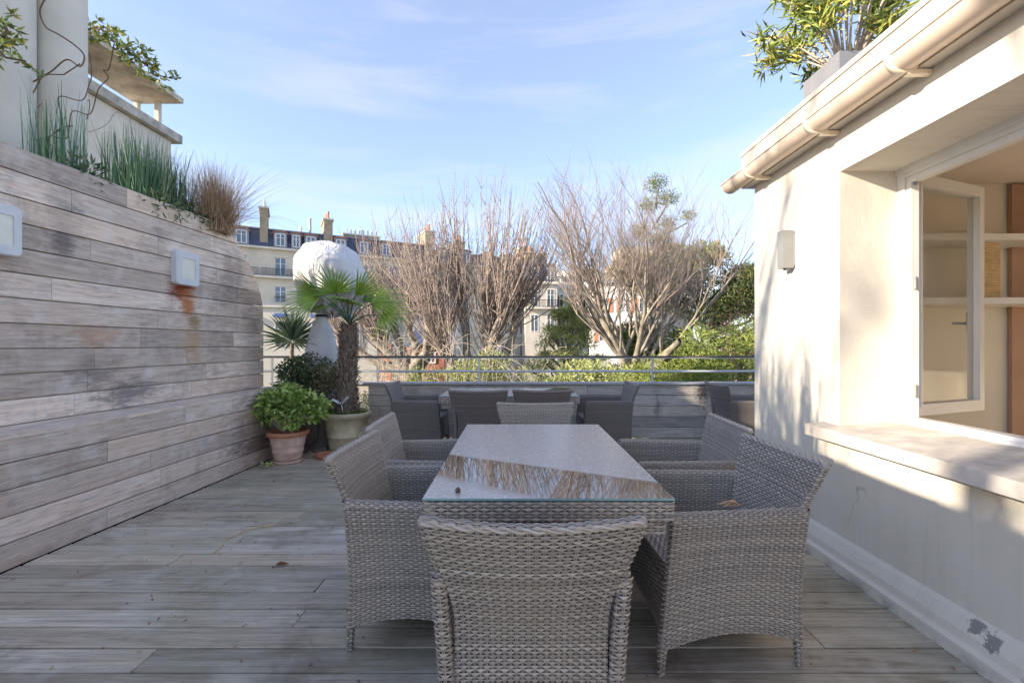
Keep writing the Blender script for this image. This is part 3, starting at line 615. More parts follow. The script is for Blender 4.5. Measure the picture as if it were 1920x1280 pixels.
m = MB(); m.box((-5.15-.30, 4.4, 3.9), (-5.15, 5.10, 4.335)); m.build('lintel', M['column'], nb)
m = MB(); m.box((-5.47, 3.6, 4.76), (-4.78, 6.5, 4.83)); m.build('canopy', M['soffit'], nb)
for p in ((-5.1, 6.44), (-5.4, 6.44), (-5.1, 5.1)): bx('post', (p[0]-.03, p[1]-.03, 4.461), (p[0]+.03, p[1]+.03, 4.759), M['column'], nb)

# ================================================================== FURNITURE
def smooth(t): t = np.clip(t, 0, 1); return t*t*(3-2*t)
def make_chair(label, group):
    t = thing('wicker_armchair', label, 'armchair', (0, 0, 0), 0, group); mat = M['wicker']
    ry = lambda z: -.27+.022*np.sin(np.clip(z/.65, 0, 1)*np.pi)
    fy = lambda z: .315-.05*(z/.65)
    r = .023
    def ball(c, q, sc=(1, 1, 1)):
        a, b = np.meshgrid(np.linspace(0, 2*np.pi, 13), np.linspace(-np.pi/2, np.pi/2, 9), indexing='ij')
        V = np.stack([c[0]+q*sc[0]*np.cos(a)*np.cos(b), c[1]+q*sc[1]*np.sin(a)*np.cos(b), c[2]+q*sc[2]*np.sin(b)], -1); idx = np.arange(a.size).reshape(a.shape)
        return V.reshape(-1, 3), np.stack([idx[:-1, :-1], idx[1:, :-1], idx[1:, 1:], idx[:-1, 1:]], -1).reshape(-1, 4), np.full(a.size, .38)
    def side(s):
        def xo(u, z): return .288+.040*u-.040*(1-np.clip(z/.65, 0, 1))
        zb = lambda u: .105+.055*np.sin(np.pi*np.clip(u, 0, 1))**.8
        top = lambda u: .65-.0*u
        f1, f2 = .60, .69
        def S(u, v):
            a = np.clip(v/f1, 0, 1); th = np.clip((v-f1)/(f2-f1), 0, 1)*np.pi; c = np.clip((v-f2)/(1-f2), 0, 1)
            z = zb(u)+(top(u)-r-zb(u))*a; z = z+r*np.sin(th)-c*(.24)
            zz = np.where(v < f2, z, top(u)-r-.24*c)
            x = xo(u, zz)-r*(1-np.cos(th))
            y = ry(zz)+(fy(zz)-ry(zz))*u
            return np.stack([s*x, y, zz], -1)
        def E(end):
            def S2(u, v):
                z = (zb(np.array(end*1.)) if end else zb(np.array(0.)))+(top(0)-.004-.105)*v
                w = u*np.pi; x = xo(end*1., z)-r*(1-np.cos(w)); y = (fy(z) if end else ry(z))+(1 if end else -1)*r*np.sin(w)*.9
                return np.stack([s*x, y, z+0*u], -1)
            return S2
        return [weave(S, .56, .88, s), weave(E(1), .06, .54, s), weave(E(0), .06, .54, -s), ball((s*(xo(0., .63)-r), ry(.63)+.003, .65-r), r*.96), ball((s*(xo(1., .63)-r), fy(.63)-.003, .65-r), r*.96)]
    wobj('side_panel', side(1), mat, t); wobj('side_panel', side(-1), mat, t)
    wz = lambda z: .222+.076*smooth((z-.50)/.36)
    def yb(xn, z): return -.245-.115*np.clip((z-.45)/.40, 0, 1.2)**1.25-.030*(1-xn*xn)
    rt = .017; g1, g2 = .60, .655; ZB = .838
    def SB(u, v):
        xn = 2*u-1; a = np.clip(v/g1, 0, 1); th = np.clip((v-g1)/(g2-g1), 0, 1)*np.pi; c = np.clip((v-g2)/(1-g2), 0, 1)
        zt = ZB-rt-.012*(1-xn*xn); zb = .115+.04*(1-xn*xn)
        z = np.where(v <= g1, zb+(zt-zb)*a, zt+rt*np.sin(th)); z = np.where(v > g2, zt-(zt-.41)*c, z)
        y = yb(xn, z)+rt*(1-np.cos(th)); return np.stack([xn*wz(z), y, z], -1)
    def SE(s):
        def f(u, v):
            z = .60+(ZB-rt-.60)*v; w = u*np.pi; x = wz(z)+rt*.8*np.sin(w); y = yb(1., z)+rt*(1-np.cos(w)); return np.stack([s*x, y, z], -1)
        return f
    br = []
    for k, (dy, dz) in enumerate(((.002, .004), (.022, .006))):
        xn = np.linspace(-1, 1, 200); z = ZB-rt-.012*(1-xn*xn)+dz; y = yb(xn, z)+dy
        br.append(braid(np.stack([xn*wz(z), y, z], -1), .0042, .0050, 2, 6))
    wobj('backrest', [weave(SB, .56, 1.16, 1), weave(SE(1), .05, .24, 1), weave(SE(-1), .05, .24, -1), ball((wz(ZB)-.002, yb(1., ZB-rt)+rt, ZB-rt), rt*.98), ball((-wz(ZB)+.002, yb(1., ZB-rt)+rt, ZB-rt), rt*.98)]+br, mat, t)
    def SS(u, v):
        xn = 2*u-1; k = .60; a = np.clip(v/k, 0, 1); c = np.clip((v-k)/(1-k), 0, 1)
        y = -.235+.53*a; z = .425+.012*a-.015*np.sin(np.pi*a)*(1-xn*xn); y = y+.012*np.sin(c*np.pi/2); z = z-(.30-.045*(1-xn*xn))*c; return np.stack([xn*(.240+.035*a), y, z], -1)
    wobj('seat', [weave(SS, .48, .84, 1)], mat, t)
    for sx in (1, -1):
        for fy_ in (0, 1):
            cx = sx*(.232+.040*fy_); cy = (-.262 if not fy_ else .305)
            def SL(u, v):
                w = -2*np.pi*u; z = .17*(1-v); q = .0205-.006*v; return np.stack([cx-sx*.004*v+q*np.cos(w), cy+(1 if fy_ else -1)*.008*v+q*np.sin(w), z], -1)
            wobj('leg', [weave(SL, .12, .17, -1 if False else 1)], mat, t)
    return t
chairs_near = 'wicker armchairs round the near glass table'; chairs_far = 'wicker armchairs round the far glass table'
chair = make_chair('nearest wicker armchair at the head of the table, its back to the viewer', chairs_near)
chair.location = (.045, 1.555, 0); chair.rotation_euler = (0, 0, 0)
# rotation: local +y is the sitting direction
for loc, rz, lab in (
    ((-.435, 2.155, 0), R(-90-1), 'near armchair on the left side of the near table, standing clear of the plants'),
    ((-.500, 2.815, 0), R(-90+2), 'second armchair on the left side of the near table, behind the near left one'),
    ((.875, 2.060, 0), R(90+2), 'near armchair by the window sill with a dry leaf on its arm'),
    ((.975, 2.800, 0), R(90-3), 'second armchair on the right side, between the near right chair and the house corner'),
    ((.155, 3.300, 0), R(180), 'armchair at the far head of the near table, facing the viewer')):
    dup(chair, loc, rz, lab)
for loc, rz, lab in (
    ((-.385, 4.98, 0), R(0), 'dark armchair seen from behind, left one of the pair at the far table'),
    ((.275, 5.02, 0), R(0), 'dark armchair seen from behind, right one of the pair at the far table'),
    ((-1.18, 5.56, 0), R(-90), 'dark armchair at the palm end of the far table, side on'),
    ((1.08, 5.50, 0), R(90), 'dark armchair at the house end of the far table, side on'),
    ((2.78, 5.52, 0), R(-90), 'dark armchair by the parapet, half hidden behind the house corner')):
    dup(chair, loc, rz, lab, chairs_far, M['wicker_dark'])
def make_table(label):
    t = thing('glass_table', label, 'table', (0, 0, 0), 0, 'glass topped wicker tables'); hx, hy = .45, .75
    m = MB(); m.box((-hx, -hy, .744), (hx, hy, .752)); o = m.build('glass_top', M['glass_edge'], t)
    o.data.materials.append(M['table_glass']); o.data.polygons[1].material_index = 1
    def ring(hx, hy, z0, z1, rc=.02):
        per = []; 
        for qx, qy, a0 in ((1, -1, -90), (1, 1, 0), (-1, 1, 90), (-1, -1, 180)):
            for i in range(6): w = R(a0+18*i); per.append((qx*(hx-rc)+rc*math.cos(w), qy*(hy-rc)+rc*math.sin(w)))
        per.append(per[0]); p = np.array(per); L = np.concatenate([[0], np.cumsum(np.linalg.norm(np.diff(p, axis=0), axis=1))]); L /= L[-1]
        def S(u, v): return np.stack([np.interp(u, L, p[:, 0]), np.interp(u, L, p[:, 1]), z0+(z1-z0)*v+0*u], -1)
        return S
    wobj('apron', [weave(ring(hx+.004, hy+.004, .672, .742), 4.8, .070, 1, .026, .0115), weave(ring(hx-.02, hy-.02, .615, .671), 4.6, .056, 1, .026, .0115)], M['wicker'], t)
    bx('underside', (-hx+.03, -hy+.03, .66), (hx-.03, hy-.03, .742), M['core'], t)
    for sx in (-1, 1):
        for sy in (-1, 1):
            cx, cy = sx*(hx-.16), sy*(hy-.20)
            def SL(u, v):
                w = 2*np.pi*u; k = .031/np.maximum(np.abs(np.cos(w)), np.abs(np.sin(w)))*.93; return np.stack([cx+k*np.cos(w), cy+k*np.sin(w), .66*v], -1)
            wobj('leg', [weave(SL, .23, .66, 1, .03)], M['wicker'], t)
    for sx in (-1, 1):
        m = MB(); pts = [(sx*(.30-.26*math.sin(q*math.pi/2)), -.50, .24+.38*q) for q in (0, .2, .4, .6, .8, 1)]; m.tube(pts, .013, 8); m.build('brace', M['lamp_metal'], t)
        m = MB(); m.tube([(a, -b, c) for a, b, c in pts], .013, 8); m.build('brace', M['lamp_metal'], t)
    return t
tb = make_table('near wicker table with long wet glass top reflecting bare trees'); tb.location = (.117, 2.36, 0)
dup(tb, (-.07, 5.27, 0), R(90), 'far glass topped wicker table standing crosswise by the parapet')

# ================================================================== POTS AND PLANTS ON THE TERRACE
# terracotta pot with bright shrub
TP = Vector((-2.53, 5.02, 0)); t = thing('potted_shrub', 'bright green leafy shrub in a limy terracotta pot with saucer', 'potted plant', TP)
m = MB(); m.lathe([(0, .03), (.135, .03), (.14, .05), (.157, .12), (.162, .128), (.162, .138), (.158, .145), (.168, .19), (.173, .198), (.172, .21), (.19, .30)]); pot = m.build('pot', M['terracotta'], t)
m = MB(); m.lathe([(.19, .30), (.214, .303), (.22, .315), (.22, .34), (.212, .35), (.195, .35), (.188, .33), (.0, .32)]); m.build('rim', M['terracotta_rim'], pot)
m = MB(); m.lathe([(0, .001), (.15, .001), (.162, .03), (.158, .036), (.148, .012), (0, .012)]); m.build('saucer', M['terracotta'], t)
m = MB()
for i in range(26):
    a = random.uniform(0, 6.28); q = random.uniform(.15, .48); m.tube([(.04*math.cos(a), .04*math.sin(a), .33), (q*.5*math.cos(a), q*.5*math.sin(a), .33+.16), (q*math.cos(a), q*.7*math.sin(a), .40+random.uniform(.1, .3))], [.006, .005, .003], 5)
m.build('stem', M['twig_pale'], t)
cs = [(-.28, 0, .60), (.16, .02, .62), (-.04, -.1, .66), (-.38, 0, .52), (.32, .0, .60), (-.08, .1, .72), (.1, -.15, .50)]; rd = [(.22, .2, .16), (.22, .2, .15), (.22, .2, .14), (.15, .15, .13), (.13, .14, .13), (.2, .2, .12), (.13, .1, .10)]
p, d = blob(1900, cs, rd, .55); leafobj('foliage', [leaves(p, d+rng.normal(size=p.shape)*.6+[0, 0, -.15], rng.uniform(.045, .08, 1900), rng.uniform(.032, .052, 1900), rng.random(1900), .15, np.tile([[0, -.3, 1.]], (1900, 1))+rng.normal(size=(1900, 3))*.5)], M['lf_bright'], t)
# palm
PP = Vector((-2.10, 5.62, 0)); t = thing('potted_palm', 'small fan palm with shaggy trunk in a mossy cream pot', 'palm', PP)
m = MB(); m.lathe([(0, .0), (.20, .0), (.205, .02), (.225, .17), (.235, .175), (.235, .19), (.228, .195), (.262, .40), (.275, .405), (.295, .43), (.298, .455), (.285, .47), (.262, .47), (.255, .45), (0, .44)]); m.build('pot', M['glazed'], t)
n = 900; a = rng.uniform(0, 6.28, n); rr_ = .25*np.sqrt(rng.random(n)); leafobj('moss', [leaves(np.stack([rr_*np.cos(a), rr_*np.sin(a), np.full(n, .445)], 1), rng.normal(size=(n, 3))*.5+[0, 0, .8], rng.uniform(.02, .06, n), .014, rng.random(n))], M['lf_moss'], t, 'stuff')
m = MB(); tp = [(0, 0, .44), (-.015, 0, .62), (-.005, 0, .85), (.015, 0, 1.1), (.02, 0, 1.35), (.025, 0, 1.56)]; m.tube(tp, [.15, .13, .105, .10, .095, .06], 16); m.build('trunk', M['palm_bark'], t)
n = 1500; zz = rng.uniform(.45, 1.55, n); a = rng.uniform(0, 6.28, n); rad = np.interp(zz, [q[2] for q in tp], [.15, .13, .105, .10, .095, .06]); cx = np.interp(zz, [q[2] for q in tp], [q[0] for q in tp])
leafobj('bark_fibre', [leaves(np.stack([cx+rad*np.cos(a), rad*np.sin(a), zz], 1), np.stack([np.cos(a)*.55, np.sin(a)*.55, np.full(n, .9)], 1)+rng.normal(size=(n, 3))*.25, rng.uniform(.03, .085, n), rng.uniform(.008, .022, n), rng.random(n), .2)], M['palm_fibre'], t, 'stuff')
CR = Vector((.025, 0, 1.56))
def frond(hub, D, N, span=105, n=34, L=.45, tone0=.5, droop=.12):
    hub = Vector(hub); D = Vector(D).normalized(); N = Vector(N); N = (N-D*N.dot(D)).normalized(); S = D.cross(N)
    m = MB(); mid = CR.lerp(hub, .5)+Vector((0, 0, .05)); m.tube([CR, mid, hub], [.011, .008, .006], 6); 
    V = []; T = []; to = []; b = 0
    n = int(n*.68)
    for i in range(n):
        w = R(-span+2*span*i/(n-1)); d = D*math.cos(w)+S*math.sin(w); s = d.cross(N); l = L*(.62+.38*math.cos(w*.8))*random.uniform(.85, 1.12); bw = .0125
        tn = min(1, max(0, tone0+random.gauss(0, .12))); up = N*(.012 if i % 2 else -.002)
        ks = [(0, .003), (.35, bw), (.7, bw*.75), (1., .001)]; row = []
        for tt, ww in ks:
            c = hub+d*l*tt+Vector((0, 0, -1))*droop*l*tt**2.5+N*.03*math.sin(tt*3)
            row += [c-s*ww, c+up*(1-tt)+N*ww*.5, c+s*ww]
        V += row
        for k in range(3):
            for j in range(2): T.append((b+k*3+j, b+k*3+j+1, b+k*3+j+4)); T.append((b+k*3+j, b+k*3+j+4, b+k*3+j+3))
        to += [tn]*12; b += 12
    o = m.build('frond', M['lf_yucca'], t); link('fan_blade', npmesh('fan', np.array([tuple(v) for v in V]), np.array(T), np.array(to), False), M['lf_palm'], o)
for hub, D, N, sp, n_, L_, tn in (
    ((-.25, -.10, 1.90), (-.75, -.2, .65), (-.5, -.5, -.6), 42, 20, .50, .55), ((-.09, -.12, 1.93), (-.05, -.35, .9), (.25, -1, -.2), 85, 30, .40, .45),
    ((.14, -.10, 1.90), (.75, -.1, .68), (.45, -.6, -.7), 40, 20, .48, .6), ((.30, 0, 1.80), (.92, -.05, .25), (.2, -.75, .7), 62, 24, .46, .65),
    ((.46, -.05, 1.665), (.95, -.2, -.02), (.0, -.8, .6), 95, 30, .44, .75), ((-.28, -.15, 1.86), (-.93, -.2, -.05), (0, -.75, .65), 70, 28, .50, .6),
    ((-.06, .2, 1.93), (-.2, .5, .8), (.1, -.8, .5), 80, 26, .42, .35), ((.16, .2, 1.85), (.5, .7, .5), (0, -.7, .7), 80, 24, .42, .35), ((.10, -.28, 1.78), (.25, -.9, .15), (.2, .1, 1), 85, 26, .34, .45),
    ((-.2, .1, 1.80), (-.8, .5, .3), (0, -.6, .7), 80, 24, .40, .4)):
    frond(hub, D, N, sp, n_, L_, tn)
m = MB()
for q in ((-.10, .06, .05), (.09, .02, .08), (-.03, -.12, .02)): m.add([Vector((-.01, -.16, .60)), Vector((-.01+q[0]*.9, -.17, .60+q[2])), Vector((-.01+q[0]*1.1, -.19, .60+q[2]*.3+.03)), Vector((q[0]*.3, -.18, .585))], [(0, 1, 2, 3)])
m.tube([(-.01, -.16, .60), (.01, -.18, .53), (.03, -.19, .47)], .006, 5); o = m.build('foil_ribbon', M['silver']); o.location = PP; o.modifiers.new('s', 'SOLIDIFY').thickness = .004; tag(o, 'crumpled silver foil pinwheel stuck in the palm pot', 'ornament')
m = MB(); 
for i in range(7): m.tube([(.21+.012*i-.03, -.04+.02*(i % 3), .46), (.20+.014*i, -.05, .60), (.235+.012*i, -.03, .62+.028*(i % 4))], [.004, .003, .002], 4)
tt = thing('trailing_plant', 'small pale green sprig growing at the right rim of the palm pot', 'plant', PP); m.build('stem', M['lf_moss'] if False else M['twig_pale'], tt)
n = 160; zz = rng.uniform(.47, .72, n); leafobj('leaves', [leaves(np.stack([.23+rng.normal(0, .025, n), rng.normal(-.03, .03, n), zz], 1), rng.normal(size=(n, 3)), .028, .014, rng.random(n))], M['lf_conifer'], tt)
# grey tall planter with ivy-like shrub
t = thing('grey_planter', 'tall grey planter with dark ivy and olive shrub behind the terracotta pot', 'planter', (-2.52, 5.80, 0))
m = MB(); m.prism([(-.17, -.20, 0), (.17, -.20, 0), (.17, .20, 0), (-.17, .20, 0)], (0, 0, .02)); m.lathe([(.01, .02), (.215, .02), (.235, .62), (.245, .62), (.245, .66), (.22, .66), (.215, .63), (0, .63)], (0, 0, 0), 28); m.build('pot', M['grey_pot'], t)
p, d = blob(2600, [(-.22, -.12, .98), (-.05, -.10, 1.02), (-.30, -.1, .90), (-.12, -.1, .82)], [(.24, .2, .17), (.22, .2, .18), (.18, .15, .16), (.2, .2, .16)], .6)
leafobj('ivy_foliage', [leaves(p, d+rng.normal(size=p.shape)*.6, rng.uniform(.028, .05, 2600), rng.uniform(.022, .036, 2600), rng.random(2600))], M['lf_dark'], t)
p, d = blob(1500, [(.16, -.14, .92), (.26, -.16, .84), (.10, -.1, .78), (.30, -.1, 1.0), (.02, -.2, .70)], [(.18, .16, .17), (.13, .12, .14), (.2, .16, .12), (.08, .08, .12), (.16, .12, .1)], .35)
leafobj('shrub_foliage', [leaves(p, d+rng.normal(size=p.shape)*.6+[0, 0, .5], rng.uniform(.03, .05, 1500), rng.uniform(.016, .026, 1500), rng.random(1500))], M['lf_olive'], t)
m = MB()
for i in range(30): a = random.uniform(0, 6.28); q = random.uniform(.1, .33); m.tube([(0, 0, .6), (q*.5*math.cos(a), q*.5*math.sin(a), .72), (q*math.cos(a), q*.8*math.sin(a), .85+random.uniform(0, .3))], [.008, .005, .003], 4)
m.build('stem', M['stem'], t)
# yucca
t = thing('yucca', 'spiky green yucca rising above the dark ivy', 'yucca', (-2.93, 5.88, .46)); m = MB(); m.tube([(0, 0, -.3), (.01, 0, .5), (.02, 0, .86)], [.03, .028, .025], 8); m.build('trunk', M['palm_bark'], t)
n = 110; a = rng.uniform(0, 6.28, n); el = rng.uniform(-.35, 1.5, n); D = np.stack([np.cos(a)*np.cos(el), np.sin(a)*np.cos(el), np.sin(el)], 1)
leafobj('leaves', [leaves(np.tile([[.02, 0, .88]], (n, 1))+D*.02, D, rng.uniform(.32, .50, n), .026, rng.random(n), .3, np.tile([[0, 0, 1.]], (n, 1))+rng.normal(size=(n, 3))*.1)], M['lf_yucca'], t)
# fleece wrapped palm
t = thing('fleece_wrapped_palm', 'plant wrapped in white frost fleece with a broad mushroom shaped head', 'wrapped plant', (-2.47, 5.98, 0))
m = MB(); m.lathe([(0, 0), (.16, 0), (.2, .42), (.21, .46), (0, .45)], (0, 0, 0), 24); m.build('pot', M['grey_pot'], t)
fnc = lambda w, z: 1+.02*math.sin(5*w+5*z)+.012*math.sin(9*w-9*z)+.04*math.sin(w*2+1.3+z)
def softlathe(prof, sub, k, c):
    q = []
    for (r0, z0), (r1, z1) in zip(prof[:-1], prof[1:]):
        for i in range(sub): q.append((r0+(r1-r0)*i/sub, z0+(z1-z0)*i/sub))
    q.append(prof[-1]); rs = np.array([a for a, b in q]); zs = np.array([b for a, b in q])
    for _ in range(3): rs[1:-1] = (rs[:-2]+2*rs[1:-1]+rs[2:])/4
    mm = MB(); mm.lathe(list(zip(rs, zs)), c, k, fnc); return mm
m = softlathe([(.20, .98), (.205, 1.08), (.20, 1.25), (.15, 1.45), (.10, 1.58), (.055, 1.66), (.05, 1.72), (.10, 1.82)], 4, 48, (-.06, -.1, 0)); m.lathe([(.19, .45), (.205, .7), (.20, .985)], (-.06, -.1, 0), 48, fnc); m.build('trunk_fleece', M['fleece'], t)
m = softlathe([(.06, 1.64), (.26, 1.70), (.42, 1.84), (.49, 2.02), (.50, 2.22), (.46, 2.40), (.36, 2.54), (.18, 2.615), (.0, 2.63)], 7, 110, (.03, 0, 0))
# crumple
from mathutils import noise as mn
def pleat(v):
    w = math.atan2(v[1], v[0]-.03); k = max(0, min(1, (2.35-v[2])/.55)); return -.075*k*abs(math.sin(7.5*w+1.2*math.sin(3*w)))
m.v = [tuple(Vector(v)+(Vector(v)-Vector((.03, 0, 2.15))).normalized()*(.10*mn.noise(Vector(v)*2.2)-.050*abs(mn.noise(Vector((v[0]*3.4+v[2]*2, v[1]*3.4, v[2]*4.6))+Vector((3, 1, 2))))+pleat(v))) for v in m.v]
m.build('head_fleece', M['fleece'], t); m = MB(); m.lathe([(.07, 1.66), (.078, 1.67), (.07, 1.69)], (-.06, -.1, 0), 20); m.build('tie', M['hose'], t)
m = MB(); m.tube([(-2.30, 5.45, .60), (-2.36, 5.42, .50), (-2.37, 5.43, .35), (-2.37, 5.40, .20), (-2.45, 5.30, .05), (-2.6, 5.25, .012)], .010, 8); o = m.build('hose', M['hose']); tag(o, 'black irrigation hose curving down in front of the grey planter', 'hose')
m = MB(); m.lathe([(0, .001), (.09, .001), (.11, .05), (.115, .06), (.10, .06), (.09, .02), (0, .02)]); o = m.build('clay_saucer', M['terracotta_rim']); o.location = (-2.18, 5.17, 0); tag(o, 'small clay saucer on the deck behind the left armchair', 'saucer')
# litter
def litter(n, x0, x1, y0, y1, s0, s1, name, kind=None):
    p = np.stack([rng.uniform(x0, x1, n), rng.uniform(y0, y1, n), np.full(n, .004)], 1); d = np.stack([rng.normal(size=n), rng.normal(size=n), rng.uniform(0, .25, n)], 1)
    return leafobj(name, [leaves(p, d, rng.uniform(s0, s1, n), rng.uniform(s0, s1, n)*.4, rng.random(n), .3, np.tile([[0, 0, 1.]], (n, 1))+rng.normal(size=(n, 3))*.3)], M['lf_litter'], None, kind)
litter(260, -2.75, -2.1, 5.15, 5.75, .015, .05, 'leaf_litter', 'stuff')
litter(330, -2.8, 1.8, 1.7, 4.9, .006, .030, 'deck_debris', 'stuff')
def curl(loc, L, rz, lab, cat='leaf', mat='lf_litter', name='dry_leaf'):
    V, T, to = leaves([[0, 0, .004]]*3, [[1, 0, .10], [1, .25, .12], [1, -.22, .22]], [L, L*.8, L*.7], [L*.30]*3, [.5, .7, .6], .35, np.array([[0, 0, 1.]]*3)); o = leafobj(name, [(V, T, to)], M[mat]); o.location = loc; o.rotation_euler = (0, 0, rz); return tag(o, lab, cat)
curl((-1.42, 2.66, 0), .085, R(8), 'reddish brown dry leaf on the deck left of the near left armchair')
curl((.90, 1.80, .655), .10, R(175), 'pale dry leaf lying on the arm of the near right armchair', mat='lf_tan')
m = MB(); m.tube([(0, 0, .008), (.05, .13, .012), (.12, .20, .01), (.20, .24, .012)], .004, 5); m.tube([(.03, -.06, .006), (.05, -.14, .008), (.045, -.2, .006)], .003, 5); o = m.build('twig', M['lf_tan'] if False else M['bamboo']); o.location = (-1.93, 3.0, 0); tag(o, 'yellow green broken stem lying on the deck', 'twig')
n = 14; V = leaves(np.stack([rng.uniform(-.06, .06, n), rng.uniform(-.03, .03, n), rng.uniform(.005, .03, n)], 1), rng.normal(size=(n, 3))*[1, .6, .3]+[0, 0, .25], .05, .035, rng.uniform(.6, 1, n)); o = leafobj('seedling', [V], M['lf_bright']); o.location = (-2.66, 4.80, 0); tag(o, 'tiny pale green seedling at the foot of the timber wall', 'seedling')
m = MB(); m.lathe([(0, 0), (.008, .001), (.011, .007), (.008, .014), (.002, .019), (0, .02)], (0, 0, 0), 12); o = m.build('snail_shell', M['stem']); o.location = (-.215, 1.68, .752); tag(o, 'small brown snail shell on the near corner of the wet glass', 'snail shell')

# --- plants on the timber wall
def line_base(ya, yb, xa, xb, z=2.48):
    return lambda n: np.stack([XU(0)+rng.uniform(xa, xb, n), rng.uniform(ya, yb, n), np.full(n, z)], 1)
def reed(name, lab, ya, yb, xa, xb, n, h0, h1, cat='horsetail', mat='lf_reed', w=.012, lean=.10, curve=.25, group=None, z=2.48, segs=4):
    t = thing(name, lab, cat, (0, 0, 0), 0, group); V, Q, T = grass(n, line_base(ya, yb, xa, xb, z), h0, h1, w, lean, curve, lambda k: rng.random(k), segs)
    link('blades', npmesh('blades', V, Q, T, False), M[mat], t, None); return t
reed('horsetail_clump', 'dense green horsetail row on the timber wall beside the tan grass', 3.93, 4.72, -.20, .10, 900, .35, .82, lean=.14, group='horsetails on the timber wall')
reed('horsetail_clump', 'small horsetail clump between the two white columns', 3.36, 3.62, -.30, .02, 150, .35, .85, group='horsetails on the timber wall')
reed('horsetail_clump', 'horsetail clumps on the wall top beyond the left picture edge', .60, 1.30, -.25, .05, 260, .5, 1.1, w=.014, group='horsetails on the timber wall')
n = 700; p, d = blob(n, [(XU(4)-.02, 4.1, 2.56), (XU(4)-.02, 4.5, 2.57), (XU(4), 4.8, 2.56), (XU(3)-.1, 3.5, 2.6)], [(.12, .25, .10), (.12, .25, .12), (.1, .2, .1), (.15, .15, .14)], .3)
o = leafobj('wall_top_foliage', [leaves(p, d+rng.normal(size=p.shape)*.5, rng.uniform(.04, .09, n), .018, rng.random(n))], M['lf_dark']); tag(o, 'low dark leaves at the feet of the horsetails on the timber wall', 'ground plant')
t = thing('tan_grass', 'dry tan ornamental grass spilling over the end of the timber wall', 'grass clump')
def tb_(n): return np.stack([rng.normal(XU(4.8)-.03, .06, n), rng.normal(4.78, .07, n), np.full(n, 2.48)], 1)
V, Q, T = grass(1500, tb_, .45, .78, .005, .42, .35, lambda k: rng.random(k), 6); link('blades', npmesh('blades', V, Q, T, False), M['lf_tan'], t)
V, Q, T = grass(500, lambda n: np.stack([rng.normal(XU(4.8)+.02, .05, n), rng.normal(4.75, .12, n), np.full(n, 2.60)], 1), .25, .45, .006, .75, 1.1, lambda k: rng.random(k), 6); link('hanging_blades', npmesh('blades', V, Q, T, False), M['lf_tan'], t)
# curved wire mesh screen at the wall end
t = thing('wire_screen', 'curved dark edged wire mesh guard behind the tan grass', 'screen', (XU(4.9)-.10, 0, 0))
ar = [(4.80, 2.50), (4.80, 2.86), (4.90, 2.90), (5.02, 2.84), (5.10, 2.72), (5.13, 2.50)]
m = MB(); m.tube([(0, y, z) for y, z in ar], .010, 6); m.build('frame', M['iron'], t); m = MB()
for i in range(1, 14): y = 4.80+.024*i; zt = np.interp(y, [a for a, b in ar[1:]], [b for a, b in ar[1:]]); m.tube([(0, y, 2.50), (0, y, zt)], .003, 4)
for i in range(1, 16): z = 2.50+.024*i; ye = np.interp(-z, [-b for a, b in ar[2:]], [a for a, b in ar[2:]]); m.tube([(0, 4.80, z), (0, ye, z)], .003, 4)
m.build('mesh_wires', M['lamp_metal'], t)
# bare vine on the columns and leafy shoot over the canopy
t = thing('climbing_vine', 'bare brown climbing vine stems looped over the white columns', 'vine'); m = MB()
for k in range(9):
    q = []; x = random.uniform(-4.3, -4.0); y = random.uniform(3.9, 4.15); z = 2.7+random.uniform(0, 1.2)
    for i in range(9): q.append((x, y, z)); x += random.gauss(0, .06); y += random.gauss(.02, .05); z += random.uniform(-.02, .25)
    m.tube(cat(q), random.uniform(.002, .005), 5)
A = [P(60, 155, 3.9), P(95, 135, 3.85), P(125, 112, 3.85), P(150, 125, 3.85), P(158, 105, 3.9), P(140, 85, 3.9), P(110, 65, 3.9), P(85, 50, 3.9), P(75, 20, 3.9), P(90, -10, 3.9)]
m.tube(cat(A), .006, 6); m.tube([P(62, 175, 3.85), P(80, 140, 3.85), P(120, 140, 3.85), P(150, 120, 3.85)], .005, 5); m.build('stem', M['stem'], t)
def leafy(name, lab, path, n, spread, L, wd, mat, stems=4, cat='vine'):
    t = thing(name, lab, cat); m = MB(); path = [Vector(p) for p in path]; m.tube(path, [.012*(1-.6*i/len(path)) for i in range(len(path))], 6); pts = []; ds = []
    for k in range(n):
        q = random.random()*(len(path)-1); i = min(int(q), len(path)-2); c = path[i].lerp(path[i+1], q-i)+Vector((random.gauss(0, spread), random.gauss(0, spread), random.gauss(0, spread)))
        if k % stems == 0: m.tube([path[i].lerp(path[i+1], q-i), c], [.004, .002], 4)
        for j in range(7): pts.append(tuple(c)); ds.append((random.gauss(0, 1), random.gauss(0, 1), random.gauss(.3, .8)))
    m.build('stem', M['stem'], t); N_ = len(pts); leafobj('leaves', [leaves(pts, ds, rng.uniform(L*.7, L*1.2, N_), wd, rng.random(N_))], M[mat], t); return t
leafy('leafy_creeper', 'yellow green leafy creeper shoots hanging over the concrete canopy', [P(150, 60, 4.95), P(185, 50, 4.95), P(210, 75, 4.9), P(240, 95, 4.9), P(270, 120, 4.9), P(290, 135, 4.9), P(318, 152, 4.9)], 62, .07, .075, .030, 'lf_oleander')
leafy('leafy_creeper', 'small leafy creeper sprays on the wide column at the left edge', [P(-40, 20, 3.3), P(5, 40, 3.3), P(15, 60, 3.3), P(-10, 85, 3.3), P(10, 108, 3.3), P(48, 115, 3.3)], 26, .05, .065, .022, 'lf_oleander')
